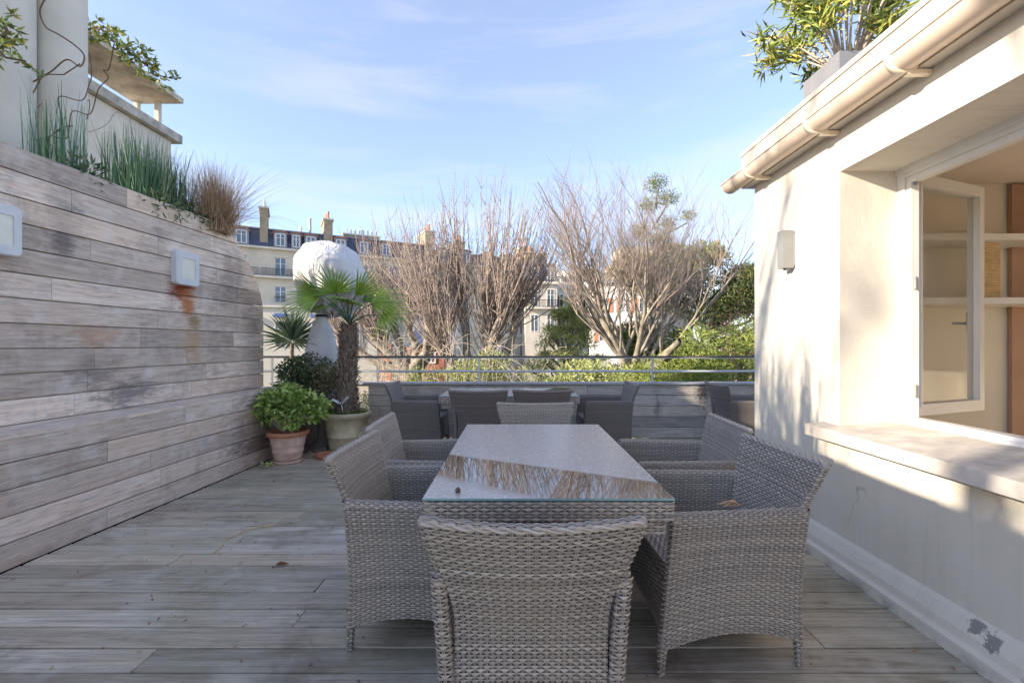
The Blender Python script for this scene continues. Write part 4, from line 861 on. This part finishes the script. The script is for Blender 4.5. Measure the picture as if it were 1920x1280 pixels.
# --- roof planter with oleander
t = thing('roof_planter', 'oleander bush in a grey planter on the flat roof', 'potted plant')
m = MB(); m.box((2.05, 2.86, 2.873), (2.42, 3.22, 3.16)); m.build('pot', M['planter'], t)
m = MB(); tips = []
for i in range(46):
    a = random.uniform(0, 6.28); q = random.uniform(.15, .62); b = Vector((2.235+.05*math.cos(a), 3.04+.05*math.sin(a), 3.15)); e = b+Vector((q*math.cos(a), q*.8*math.sin(a), random.uniform(.05, .95)*(1.1-q*.6)+.05)); mid = b.lerp(e, .5)+Vector((0, 0, .08)); m.tube([b, mid, e], [.009, .006, .003], 5)
    tips += [mid.lerp(e, s_) for s_ in (.1, .3, .5, .7, .9, 1.)]
m.build('stem', M['twig_pale'], t); pts = []; ds = []
for c in tips:
    for j in range(13): pts.append(tuple(c+Vector((random.gauss(0, .03), random.gauss(0, .03), random.gauss(0, .03))))); ds.append((random.gauss(0, 1), random.gauss(0, 1), random.gauss(.35, .6)))
n = len(pts); leafobj('foliage', [leaves(pts, ds, rng.uniform(.08, .14, n), rng.uniform(.013, .02, n), rng.random(n), .15)], M['lf_oleander'], t)

# ================================================================== TREES BEYOND THE TERRACE
def pollard(x, y, base, fork, knuckles, shoots, Ls, lab, mat='twig', rt=.36, lean=0., spreadk=.26, fan=.34, twigs=3, group='bare trees beyond the railing', r0=.020):
    t = thing('bare_tree', lab, 'tree', (x, y, base), 0, group); F0 = Vector((lean, 0, fork-base)); m = MB()
    m.tube([(0, 0, 0), (lean*.4, .05, (fork-base)*.5), F0], [rt, rt*.85, rt*.75], 10); b = MB()
    for kx, ky, kz in knuckles:
        K = Vector((kx, ky, kz-base)); mid = F0.lerp(K, .5)+Vector((random.gauss(0, .15)+kx*.12, random.gauss(0, .1), random.uniform(-.3, .1)))
        m.tube([F0-Vector((0, 0, .2)), F0.lerp(mid, .5)+Vector((random.gauss(0, .06), 0, 0)), mid, mid.lerp(K, .5)+Vector((random.gauss(0, .08), 0, 0)), K], [rt*.55, rt*.42, rt*.36, rt*.30, rt*.26], 8)
        for s in range(shoots):
            q = random.random(); st = (mid.lerp(K, .3+.7*q)) if random.random() < .5 else K
            st = st+Vector((random.gauss(0, .06), random.gauss(0, .06), random.gauss(0, .05)))
            a = random.uniform(0, 6.28); o = Vector((math.cos(a), math.sin(a), 0))*abs(random.gauss(0, fan))+Vector((kx, ky, 0))*spreadk
            L = random.uniform(*Ls)*(1-.09*abs(kx)); d0 = (Vector((0, 0, 1))+o*1.6).normalized(); d1 = (Vector((0, 0, 1))+o*.5).normalized(); p = st.copy(); pts = [p.copy()]; nn = 5
            for i in range(nn): dd = d0.lerp(d1, i/nn)+Vector((random.gauss(0, .07), random.gauss(0, .07), 0)); p = p+dd*L/nn; pts.append(p.copy())
            rr0 = random.uniform(.6, 1.3)*r0; b.tube(pts, [rr0, rr0*.85, rr0*.7, rr0*.52, rr0*.4, rr0*.22], 3, False)
            for w in range(twigs):
                i = random.randint(1, nn-1); a2 = random.uniform(0, 6.28); td = (Vector((math.cos(a2), math.sin(a2), 1.1))).normalized(); l2 = random.uniform(.15, .55); e = pts[i]+td*l2
                b.tube([pts[i], pts[i]+td*l2*.5+Vector((random.gauss(0, .02), random.gauss(0, .02), .03)), e+Vector((0, 0, l2*.25))], [rr0*.5, rr0*.4, rr0*.25], 3, False)
                b.tube([e+Vector((0, 0, l2*.25)), e+Vector((0, 0, l2*.25+.05))], [rr0*.55, rr0*.1], 3, False)
    m.build('trunk', M['bark'], t); b.build('branches', M[mat], t); return t
pollard(-3.55, 15.5, -8, 0.1, [(-1.5, -.2, 1.9), (-.8, .3, 2.4), (-.1, 0, 2.2), (.6, -.4, 2.3), (-1.1, .4, 1.2), (1.0, .3, 1.6), (-2.1, 0, 1.2)], 56, (1.5, 3.9), 'bare pollarded tree right behind the palm, lower than its neighbour', lean=.1)
pollard(-1.35, 14.2, -8, -.2, [(-1.2, 0, 2.2), (-.4, .4, 2.7), (.35, 0, 2.6), (.9, -.3, 2.2), (1.35, .3, 2.4), (-.9, -.4, 1.2), (.5, .3, 1.3)], 70, (2.0, 4.7), 'bare pollarded tree with the tallest dense fan of upright shoots', lean=.15)
def spreading(x, y, base, fork, lab, levels=5, n0=7, L0=1.9, r0=.16, seed=3, group='bare trees beyond the railing', mat='twig', twig=1., tilt=.8, lim=2.6):
    rs = random.Random(seed); t = thing('bare_tree', lab, 'tree', (x, y, base), 0, group); m = MB(); b = MB(); m.tube([(0, 0, 0), (.08, 0, (fork-base)*.55), (0, 0, fork-base)], [.26, .22, .2], 10)
    def grow(p, d, L, r, lv):
        nn = 4; pts = [p.copy()]; q = p.copy(); dd = d.copy()
        for i in range(nn): dd = (dd+Vector((rs.gauss(0, .13), rs.gauss(0, .13), .045+rs.gauss(0, .05)))).normalized(); q = q+dd*L/nn; pts.append(q.copy())
        rads = [r*(1-.40*i/nn) for i in range(nn+1)]; (m if lv >= levels-1 else b).tube(pts, rads, 7 if lv >= levels-1 else (4 if lv > 3 else 3), False)
        cc = q-Vector((0, 0, fork-base+lim*1.05))
        if lv <= 0 or (cc.x**2+cc.y**2+cc.z**2*.9)**.5 > lim: return
        for k in range(rs.choice((2, 3, 3)) if lv > 1 else rs.choice((2, 3, 4))):
            i = rs.randint(1, nn); a = rs.uniform(0, 6.28); o = Vector((math.cos(a), math.sin(a), rs.uniform(0, .6))); nd = (dd*1.0+o*rs.uniform(.35, .75)*twig).normalized(); grow(pts[i], nd, L*rs.uniform(.55, .85), rads[i]*.62, lv-1)
        grow(q, dd, L*.75, rads[-1]*.85, lv-1)
    for k in range(n0):
        a = 6.28*k/n0+rs.uniform(-.3, .3); e = rs.uniform(.35, 1.5)
        grow(Vector((0, 0, fork-base-rs.uniform(0, .5))), Vector((math.cos(a)*tilt, math.sin(a)*tilt, e)).normalized(), L0*rs.uniform(.85, 1.15), r0*rs.uniform(.55, 1), levels)
    m.build('trunk', M['bark'], t); b.build('branches', M[mat], t); return t
spreading(3.35, 13., -8, .55, 'bare tree with open spreading crown right of the centre', 5, 10, 2.2, .14, 4, lim=3.2)
spreading(6.9, 15., -8, 0., 'bare tree with thin arching branches over the bamboo', 4, 5, 1.5, .07, 5, mat='twig_pale', tilt=1.4)
spreading(-9.8, -1.9, -8, 2.6, 'bare tree beyond the planting bed casting branch shadows on the house', 4, 6, 2.3, .14, 21, lim=5.)
def shrub(x, y, base, n, h, w, lab, mat='twig_pale', r=.011, name='bare_shrub', group='bare shrubs beyond the railing'):
    t = thing(name, lab, 'shrub', (x, y, base), 0, group); m = MB()
    for i in range(n):
        a = random.uniform(0, 6.28); q = random.uniform(0, 1)*w; p = Vector((q*.35*math.cos(a), q*.35*math.sin(a), 0)); e = Vector((q*math.cos(a), q*math.sin(a), h*random.uniform(.55, 1))); md = p.lerp(e, .5)+Vector((random.gauss(0, .2), random.gauss(0, .2), h*.08)); pts = [p, p.lerp(md, .5), md, md.lerp(e, .5)+Vector((random.gauss(0, .12), random.gauss(0, .12), 0)), e]
        m.tube(pts, [r*1.4, r*1.2, r, r*.8, r*.4], 3, False)
        for k in range(6): c = pts[random.randint(2, 4)]; v = Vector((random.gauss(0, 1), random.gauss(0, 1), random.gauss(.2, .6))).normalized()*random.uniform(.3, .9); m.tube([c, c+v*.5+Vector((0, 0, .06)), c+v], [r*.6, r*.5, r*.25], 3, False)
    m.build('branches', M[mat], t); return t
shrub(-3.3, 11.5, -4, 120, 5.7, 1.9, 'tangle of pale bare shrub twigs right of the palm trunk')
shrub(-.9, 12.3, -4, 110, 5.4, 2.2, 'tangle of pale bare shrub twigs under the tallest pollarded tree')
shrub(6.3, 12.4, -4, 90, 6.4, 1.0, 'reddish bare shrub beside the house corner', 'twig_red')
def evergreen(name, lab, x, y, base, top, cs, rd, n, L, wd, mat, surf=.45, rt=.12, up=.3, cat='tree', group='evergreens beyond the railing'):
    t = thing(name, lab, cat, (x, y, base), 0, group); m = MB(); m.tube([(0, 0, 0), (.05, 0, (top-base)*.5), (0, 0, (top-base)*.9)], [rt, rt*.7, rt*.2], 7)
    for c in cs: m.tube([(0, 0, max(.3, c[2]-base-1.0)), tuple(Vector((c[0], c[1], c[2]-base-.3))), (c[0], c[1], c[2]-base)], [rt*.4, rt*.25, rt*.1], 5)
    m.build('trunk', M['bark'], t)
    p, d = blob(n, [(c[0], c[1], c[2]-base) for c in cs], rd, surf); leafobj('crown', [leaves(p, d*.8+rng.normal(size=p.shape)*.7+[0, 0, up], rng.uniform(L*.6, L*1.3, n), wd, np.clip(rng.random(n)*.8+rng.normal(0, .1, n)+.1, 0, 1))], M[mat], t); return t
# layered conifer
rr2 = random.Random(4); cs = []; rd = []
for i in range(80):
    z = rr2.uniform(-.8, 2.7); w = .12+(1.9*(2.85-z)/1.9)*rr2.uniform(.35, 1); a = rr2.uniform(0, 6.28); cs.append((w*math.cos(a)*.8, w*math.sin(a)*.8, z+rr2.uniform(-.1, .1))); rd.append((.34, .34, .15))
cs.append((0, 0, 2.7)); rd.append((.25, .25, .35)); cs.append((.62, 0, 2.35)); rd.append((.22, .25, .42))
evergreen('conifer', 'feathery olive green conifer in front of the far white houses', 1.85, 16., -8, 2.8, cs, rd, 13000, .17, .026, 'lf_conifer', .02, .14, .1)
evergreen('tall_evergreen', 'slender grey green evergreen topping the spreading bare tree', 5.75, 18.5, -8, 7.6, [(0.0, 0, 7.9), (-.3, 0, 7.0), (.45, 0, 7.3), (.5, .2, 6.3), (-.6, .1, 6.0), (.1, 0, 5.6), (.7, 0, 5.1), (-.3, 0, 4.6), (.2, 0, 3.9), (.9, 0, 4.0), (1.3, 0, 6.6)], [(.45, .4, .42), (.4, .4, .35), (.5, .4, .3), (.45, .4, .3), (.4, .4, .3), (.6, .5, .35), (.45, .4, .35), (.6, .5, .4), (.7, .6, .5), (.6, .5, .5), (.35, .3, .2)], 6500, .14, .032, 'lf_euc', .0, .12, -.1)
cs = []; rd = []
for i in range(46): a = rr2.uniform(-1, 1); cs.append((a*2.4-.3, rr2.uniform(-.6, .6), 2.5+rr2.uniform(-2.6, 2.5)*(1-.35*abs(a)))); rd.append((rr2.uniform(.5, .85),)*2+(rr2.uniform(.35, .6),))
evergreen('broadleaf_evergreen', 'dark evergreen with orange flecks left of the house corner', 7.0, 17., -8, 4.6, cs, rd, 30000, .22, .060, 'lf_hedge', .2, .16, .1)
cs = []; rd = []
for i in range(44): a = rr2.uniform(-1, 1); cs.append((a*1.6+.35, rr2.uniform(-.5, .5), -.2+rr2.uniform(-1.3, 2.3)*(1-.45*abs(a-.3)))); rd.append((.5, .5, .45))
evergreen('bamboo_clump', 'bright yellow green bamboo clump directly behind the railing on the right', 4.3, 11.6, -6, 1.9, cs, rd, 26000, .17, .022, 'lf_bamboo', .35, .05, -.25, 'bamboo')
cs = [(rr2.uniform(-2.4, 2.4), rr2.uniform(-.4, .4), rr2.uniform(-1.2, .75)) for i in range(18)]
evergreen('garden_shrub', 'yellowish green garden shrub low behind the railing below the conifer', .9, 13., -6, .6, cs, [(.55, .5, .4)]*18, 8000, .16, .035, 'lf_conifer', .3, .05, .1, 'shrub')
evergreen('garden_shrub', 'yellowish green garden shrub low behind the railing beside the palm', -3.6, 13.6, -6, .4, [(c[0], c[1], c[2]-.25) for c in cs], [(.55, .5, .4)]*18, 6500, .16, .04, 'lf_bamboo', .3, .05, .1, 'shrub')

# ================================================================== BUILDINGS
ANG = math.atan2(.46, .888)
def win(parent, x, z0, w, h, y=0., frame=.07, mat='white', split=True, depth=.16):
    m = MB(); m.box((x-w/2, y-.03, z0), (x-w/2+frame, y+.1, z0+h)); m.box((x+w/2-frame, y-.03, z0), (x+w/2, y+.1, z0+h)); m.box((x-w/2+frame, y-.03, z0), (x+w/2-frame, y+.1, z0+frame)); m.box((x-w/2+frame, y-.03, z0+h-frame), (x+w/2-frame, y+.1, z0+h))
    if split: m.box((x-.04, y-.025, z0+frame), (x+.04, y+.1, z0+h-frame)); m.box((x-w/2+frame, y-.02, z0+h*.66), (x-.04, y+.1, z0+h*.66+.04)); m.box((x+.04, y-.02, z0+h*.66), (x+w/2-frame, y+.1, z0+h*.66+.04))
    f = m.build('window', M[mat], parent); bx('pane', (x-w/2+frame, y+.02, z0+frame), (x+w/2-frame, y+.05, z0+h-frame), M['far_glass'], f); return f
def haussmann(s0, s1, label, wins, dorm, chim=True, top=13.6, eave=11.3, wallmat='stone', loc=(-25, 48, 0), ang=ANG, base=-8, balc=True, gid='terrace of limestone buildings behind the trees'):
    t = thing('mansard_building', label, 'building', loc, ang, gid); W_ = s1-s0
    holes = sorted([(x-.55, x+.55) for x in wins]); rowsz = [(8.55, 10.55), (5.75, 7.5), (2.7, 4.6), (-.3, 1.6)]
    m = MB(); zs = [base]
    for a, b in sorted(rowsz): zs += [a, b]
    zs.append(eave)
    for i in range(len(zs)-1):
        z0, z1 = zs[i], zs[i+1]
        if i % 2 == 0: m.box((s0, 0, z0), (s1, 8, z1))
        else:
            x = s0
            for a, b in holes: m.box((x, 0, z0), (a, 8, z1)); x = b
            m.box((x, 0, z0), (s1, 8, z1)); 
            for a, b in holes: m.box((a, .25, z0), (b, 8, z1))
    m.build('wall', M[wallmat], t)
    for (a, b) in rowsz:
        for x in wins: win(t, x, a+.001, 1.09, b-a-.002, .13)
    for z, d, h in ((eave, .45, .22), (8.28, .5 if balc else .2, .22), (5.35, .25, .18), (2.3, .15, .15)): bx('cornice', (s0, -d, z-.0), (s1, -.001, z+h), M['stone_trim'], t)
    for x in wins:
        for a, b in rowsz[:2]: bx('window_head', (x-.75, -.06, b+.02), (x+.75, -.002, b+.2), M['stone_trim'], t)
    m = MB(); m.prism([(s0, -.05, eave+.22), (s0, .95, top), (s0, 4, top+.5), (s0, 8, top-.2), (s0, 8, eave+.22)], (W_, 0, 0)); rf = m.build('roof', M['slate'], t)
    m = MB(); m.prism([(s0, .80, top-.02), (s0, .80, top+.10), (s0, 4.0, top+.56), (s0, 4.0, top+.52)], (W_, 0, 0)); m.build('roof_ridge', M['zinc'], rf)
    for x, w in dorm:
        m = MB(); pts = [(x+w/2*math.cos(math.pi*i/8), -.05, eave+1.75+.25*math.sin(math.pi*i/8)) for i in range(9)]+[(x-w/2, -.05, eave+.35), (x+w/2, -.05, eave+.35)]; m.prism(pts, (0, 1.4, 0)); dm = m.build('dormer', M['zinc'], t)
        m = MB(); pts = [(x+(w/2+.12)*math.cos(math.pi*i/8), -.18, eave+1.78+.33*math.sin(math.pi*i/8)) for i in range(9)]; pts2 = [(x+(w/2-.0)*math.cos(math.pi*i/8), -.18, eave+1.74+.25*math.sin(math.pi*i/8)) for i in range(8, -1, -1)]; m.prism(pts+pts2, (0, 1.5, 0)); m.build('hood', M['brick'], dm)
        win(dm, x, eave+.42, w*.72, 1.32, -.14)
    if balc:
        m = MB(); y = -.46; m.box((s0+.1, y, 9.25), (s1-.1, y+.04, 9.30)); m.box((s0+.1, y, 8.55), (s1-.1, y+.03, 8.58)); x = s0+.1
        while x < s1-.1: m.box((x, y, 8.5), (x+.03, y+.03, 9.28)); x += .13
        m.build('balcony_railing', M['iron'], t)
        for x_ in wins:
            m = MB()
            for i in range(9): m.box((x_-.55+i*.135, -.12, 5.75), (x_-.53+i*.135, -.10, 6.35))
            m.box((x_-.6, -.13, 6.35), (x_+.6, -.09, 6.40)); m.build('window_guard', M['iron'], t)
    return t
def chimney(t, x, y, w, d, z0, z1, pots, clay=True):
    m = MB(); m.box((x-w/2, y-d/2, z0), (x+w/2, y+d/2, z1)); c = m.build('chimney', M['chimney'], t); bx('chimney_cap', (x-w/2-.12, y-d/2-.12, z1+.002), (x+w/2+.12, y+d/2+.12, z1+.18), M['stone_trim'], c)
    for i in range(pots):
        m = MB(); yy = y-d/2+d*(i+.5)/pots; m.lathe([(.14, 0), (.15, .1), (.11, .12), (.10, random.uniform(.5, .8)), (.13, .82), (.0, .83)], (x+random.uniform(-.1, .1), yy, z1+.181), 8); m.build('chimney_pot', M['pot_clay' if clay else 'pot_white'], c)
h1 = haussmann(-11, -1.9, 'limestone building with a blank white dormer next to the timber wall end', [-3.6, -8], [(-3.55, 1.3), (-7, 1.3)])
h2 = haussmann(-1.9, 4.5, 'limestone building with three dormers between the two tall chimneys', [0, 2.95], [(0, 1.25), (1.5, .95), (2.95, 1.25)])
h3 = haussmann(4.5, 16, 'limestone building behind the fleece wrapped plant with a long white pot stack', [6, 9, 12, 14.6], [(6, 1.3), (8.5, 1.2), (11, 1.2), (13.5, 1.2)])
h4 = haussmann(16, 31, 'limestone building behind the tallest bare tree', [17.5, 20.5, 23.5, 26.5, 29.4], [(18, 1.3), (21, 1.3), (24, 1.3), (27, 1.3)], top=13.0)
chimney(h2, -1.55, 2.0, .75, 3.6, 11.5, 15.6, 4, False); chimney(h3, 4.75, 2.0, .9, 3.4, 11.5, 15.2, 6, True)
chimney(h3, 8.9, 4.6, 4.2, .8, 13.4, 14.7, 1, False)
for i in range(8): 
    m = MB(); m.lathe([(.13, 0), (.10, .1), (.09, .55), (.14, .6), (0, .62)], (7.2+i*.5, 4.6, 14.89), 8); m.build('chimney_pot', M['pot_white'], h3)
m = MB(); m.lathe([(.16, 0), (.14, 2.0), (.19, 2.02), (.19, 2.15), (0, 2.16)], (3.1, 4.2, 14.0), 10); m.build('flue_pipe', M['pot_white'], h2)
m = MB(); m.lathe([(.12, 0), (.1, .9), (.15, 1.), (0, 1.02)], (2.1, 4.2, 14.0), 8); m.build('flue_pipe', M['pot_white'], h2)
chimney(h4, 16.4, 2.0, 1.2, 3.4, 11.5, 15.2, 6, True); chimney(h4, 20.9, 3, 1.0, 3, 11.5, 14.6, 5, True); chimney(h4, 30.3, 1.8, 1.6, 2.6, 11, 14.6, 4, True)
# cream house with blue awnings
ch = thing('cream_house', 'plain cream house front with small blue awnings behind the yucca', 'house', (-18.8, 40, 0), ANG*.5)
bx('wall', (-6, 0, -8), (6.2, 7, 4.55), M['cream_house'], ch); bx('cornice', (-6.1, -.2, 4.56), (6.3, 7.1, 4.72), M['stone_trim'], ch)
for x in (-2.35, .62, 3.6, -5.2):
    m = MB(); m.prism([(x, -.02, 4.05), (x, -.42, 3.78), (x, -.42, 3.70), (x, -.02, 3.74)], (1.15, 0, 0)); m.build('awning', M['awning'], ch); win(ch, x+.6, 1.2, 1.1, 2.2, -.08)
# buildings right of centre
def block(name, lab, px0, px1, pyt, d, depth, mat, ang=0., zb=-8, cat='building'):
    a = P(px0, pyt, d); b = P(px1, pyt, d); t = thing(name, lab, cat, (a.x, d, 0), ang); W_ = b.x-a.x; bx('wall', (0, 0, zb), (W_, depth, a.z), M[mat], t); return t, W_, a.z
t, W_, zt = block('stone_corner_building', 'grey stone corner building with balcony and slate dormers left of the conifer', 985, 1046, 528, 58, 9, 'stone', .12)
m = MB(); m.prism([(0, -.1, zt), (0, 1.2, zt+2.6), (0, 8, zt+2.8), (0, 8.9, zt)], (W_, 0, 0)); m.build('roof', M['slate'], t); bx('cornice', (-.2, -.4, zt-.3), (W_+.2, -.003, zt+.05), M['stone_trim'], t)
for x in (1.2, 3.3): win(t, x, zt+.3, 1.0, 1.5, -.12); win(t, x, zt-3.2, 1.0, 2.3, -.02); win(t, x, zt-6.4, 1., 2.2, -.02)
m = MB(); m.box((-.1, -.7, zt-3.5), (W_, -.003, zt-3.3)); m.build('balcony_floor', M['stone_trim'], t); m = MB(); x = 0
while x < W_: m.box((x, -.68, zt-3.3), (x+.04, -.64, zt-2.4)); x += .16
m.box((0, -.69, zt-2.4), (W_, -.63, zt-2.33)); m.build('balcony_railing', M['iron'], t); chimney(t, .9, 2.5, 1.3, 2, zt+.5, zt+4.0, 4); chimney(t, 2.7, 3.2, 1.1, 2, zt+.5, zt+4.1, 3)
t, W_, zt = block('white_roof_building', 'pale building with rounded glass roof room behind the conifer', 1040, 1105, 540, 70, 9, 'white_house', 0.)
m = MB(); m.lathe([(2.2, 0), (2.2, 2.2), (2.0, 2.6), (1.2, 2.95), (0, 3.05)], (2.2, 2.5, zt), 24); m.build('roof_room', M['white_house'], t)
for i in range(6): bx('window', (.35+i*.62, .0+.35*abs(i-2.5)**.9*.2-.05, zt+.5), (.80+i*.62, .2, zt+1.9), M['far_glass'], t)
bx('balustrade', (-.2, -.5, zt-.1), (W_, -.4, zt+.9), M['white_house'], t)
for x in (.8, 2.6, 4.3): win(t, x, zt-3.1, 1.1, 2.1, -.02)
t, W_, zt = block('mansard_house', 'pale house with two slate dormers and low chimneys beyond the spreading tree', 1095, 1185, 560, 74, 9, 'white_house', -.05)
m = MB(); m.prism([(0, -.1, zt), (0, 1.3, zt+3.2), (0, 8, zt+3.5), (0, 8.9, zt)], (W_, 0, 0)); m.build('roof', M['slate'], t); chimney(t, 1.2, 3, 2.6, 1, zt+2, zt+5.2, 3); chimney(t, 4.3, 3, 1.6, 1, zt+2, zt+4.6, 3)
for x in (.9, 3.4, 6.2): win(t, x, zt+.5, 1.3, 1.7, -.12); win(t, x, zt-3.2, 1.1, 2.1, -.02)
t, W_, zt = block('white_house', 'white house with orange brown shuttered windows behind the spreading bare tree', 1112, 1215, 532, 44, 8, 'white_house', -.1); m = MB(); m.box((-.3, -.4, zt), (W_+.3, 8.3, zt+.25)); m.build('roof', M['zinc'], t)
for z in (zt-2.8, zt-5.6):
    for x in (1.0, 3.1, 4.8): w_ = win(t, x, z, .9, 1.4, -.02); bx('shutter', (x-.88, -.06, z), (x-.47, -.01, z+1.4), M['shutter'], w_); bx('shutter', (x+.47, -.06, z), (x+.88, -.01, z+1.4), M['shutter'], w_)
t, W_, zt = block('pale_apartment_block', 'pale stepped apartment block high behind the spreading tree', 1150, 1300, 490, 84, 10, 'stone', 0.); bx('upper_storey', (1.5, 1, zt), (W_-2, 9, zt+3), M['stone'], t); bx('cornice', (-.3, -.4, zt-.3), (W_+.3, -.003, zt+.02), M['stone_trim'], t)
for i in range(5): win(t, 1.5+i*3, zt-3, 1.2, 2, -.02)
# grey gable and brick cottage
t, W_, zt = block('grey_gable_house', 'grey house flank seen through the bare pollarded trees', 768, 850, 600, 34, 6, 'grey_house', .1)
m = MB(); m.prism([(0, 0, zt), (W_, 0, zt), (W_*.55, 0, zt+1.6)], (0, 6, 0)); m.build('roof', M['slate'], t)
t, W_, zt = block('brick_cottage', 'small red brick cottage with slate roof behind the railing', 776, 832, 646, 24, 4, 'brick', .1, cat='house')
m = MB(); m.prism([(-.2, -.25, zt), (W_+.2, -.25, zt), (W_+.2, 2, zt+.75), (-.2, 2, zt+.75)], (0, .06, .06)); m.build('roof', M['slate'], t); win(t, .9, zt-1.0, .5, .7, -.02)
for px_, py_, s_ in ((722, 655, .5), (760, 660, .45), (758, 690, .5), (790, 712, .5)):
    c = P(px_, py_, 22); o = bx('orange_wall_patch', (c.x-s_/2, 22, -8), (c.x+s_/2, 22.4, c.z+s_/2), M['pot_clay']); tag(o, 'orange rendered garden pier '+{722: 'nearest the palm trunk', 760: 'taller one under the pollard limb', 758: 'lower one below the handrail', 790: 'lowest one beside the brick cottage'}[px_], 'garden pier', 'orange garden piers behind the railing')
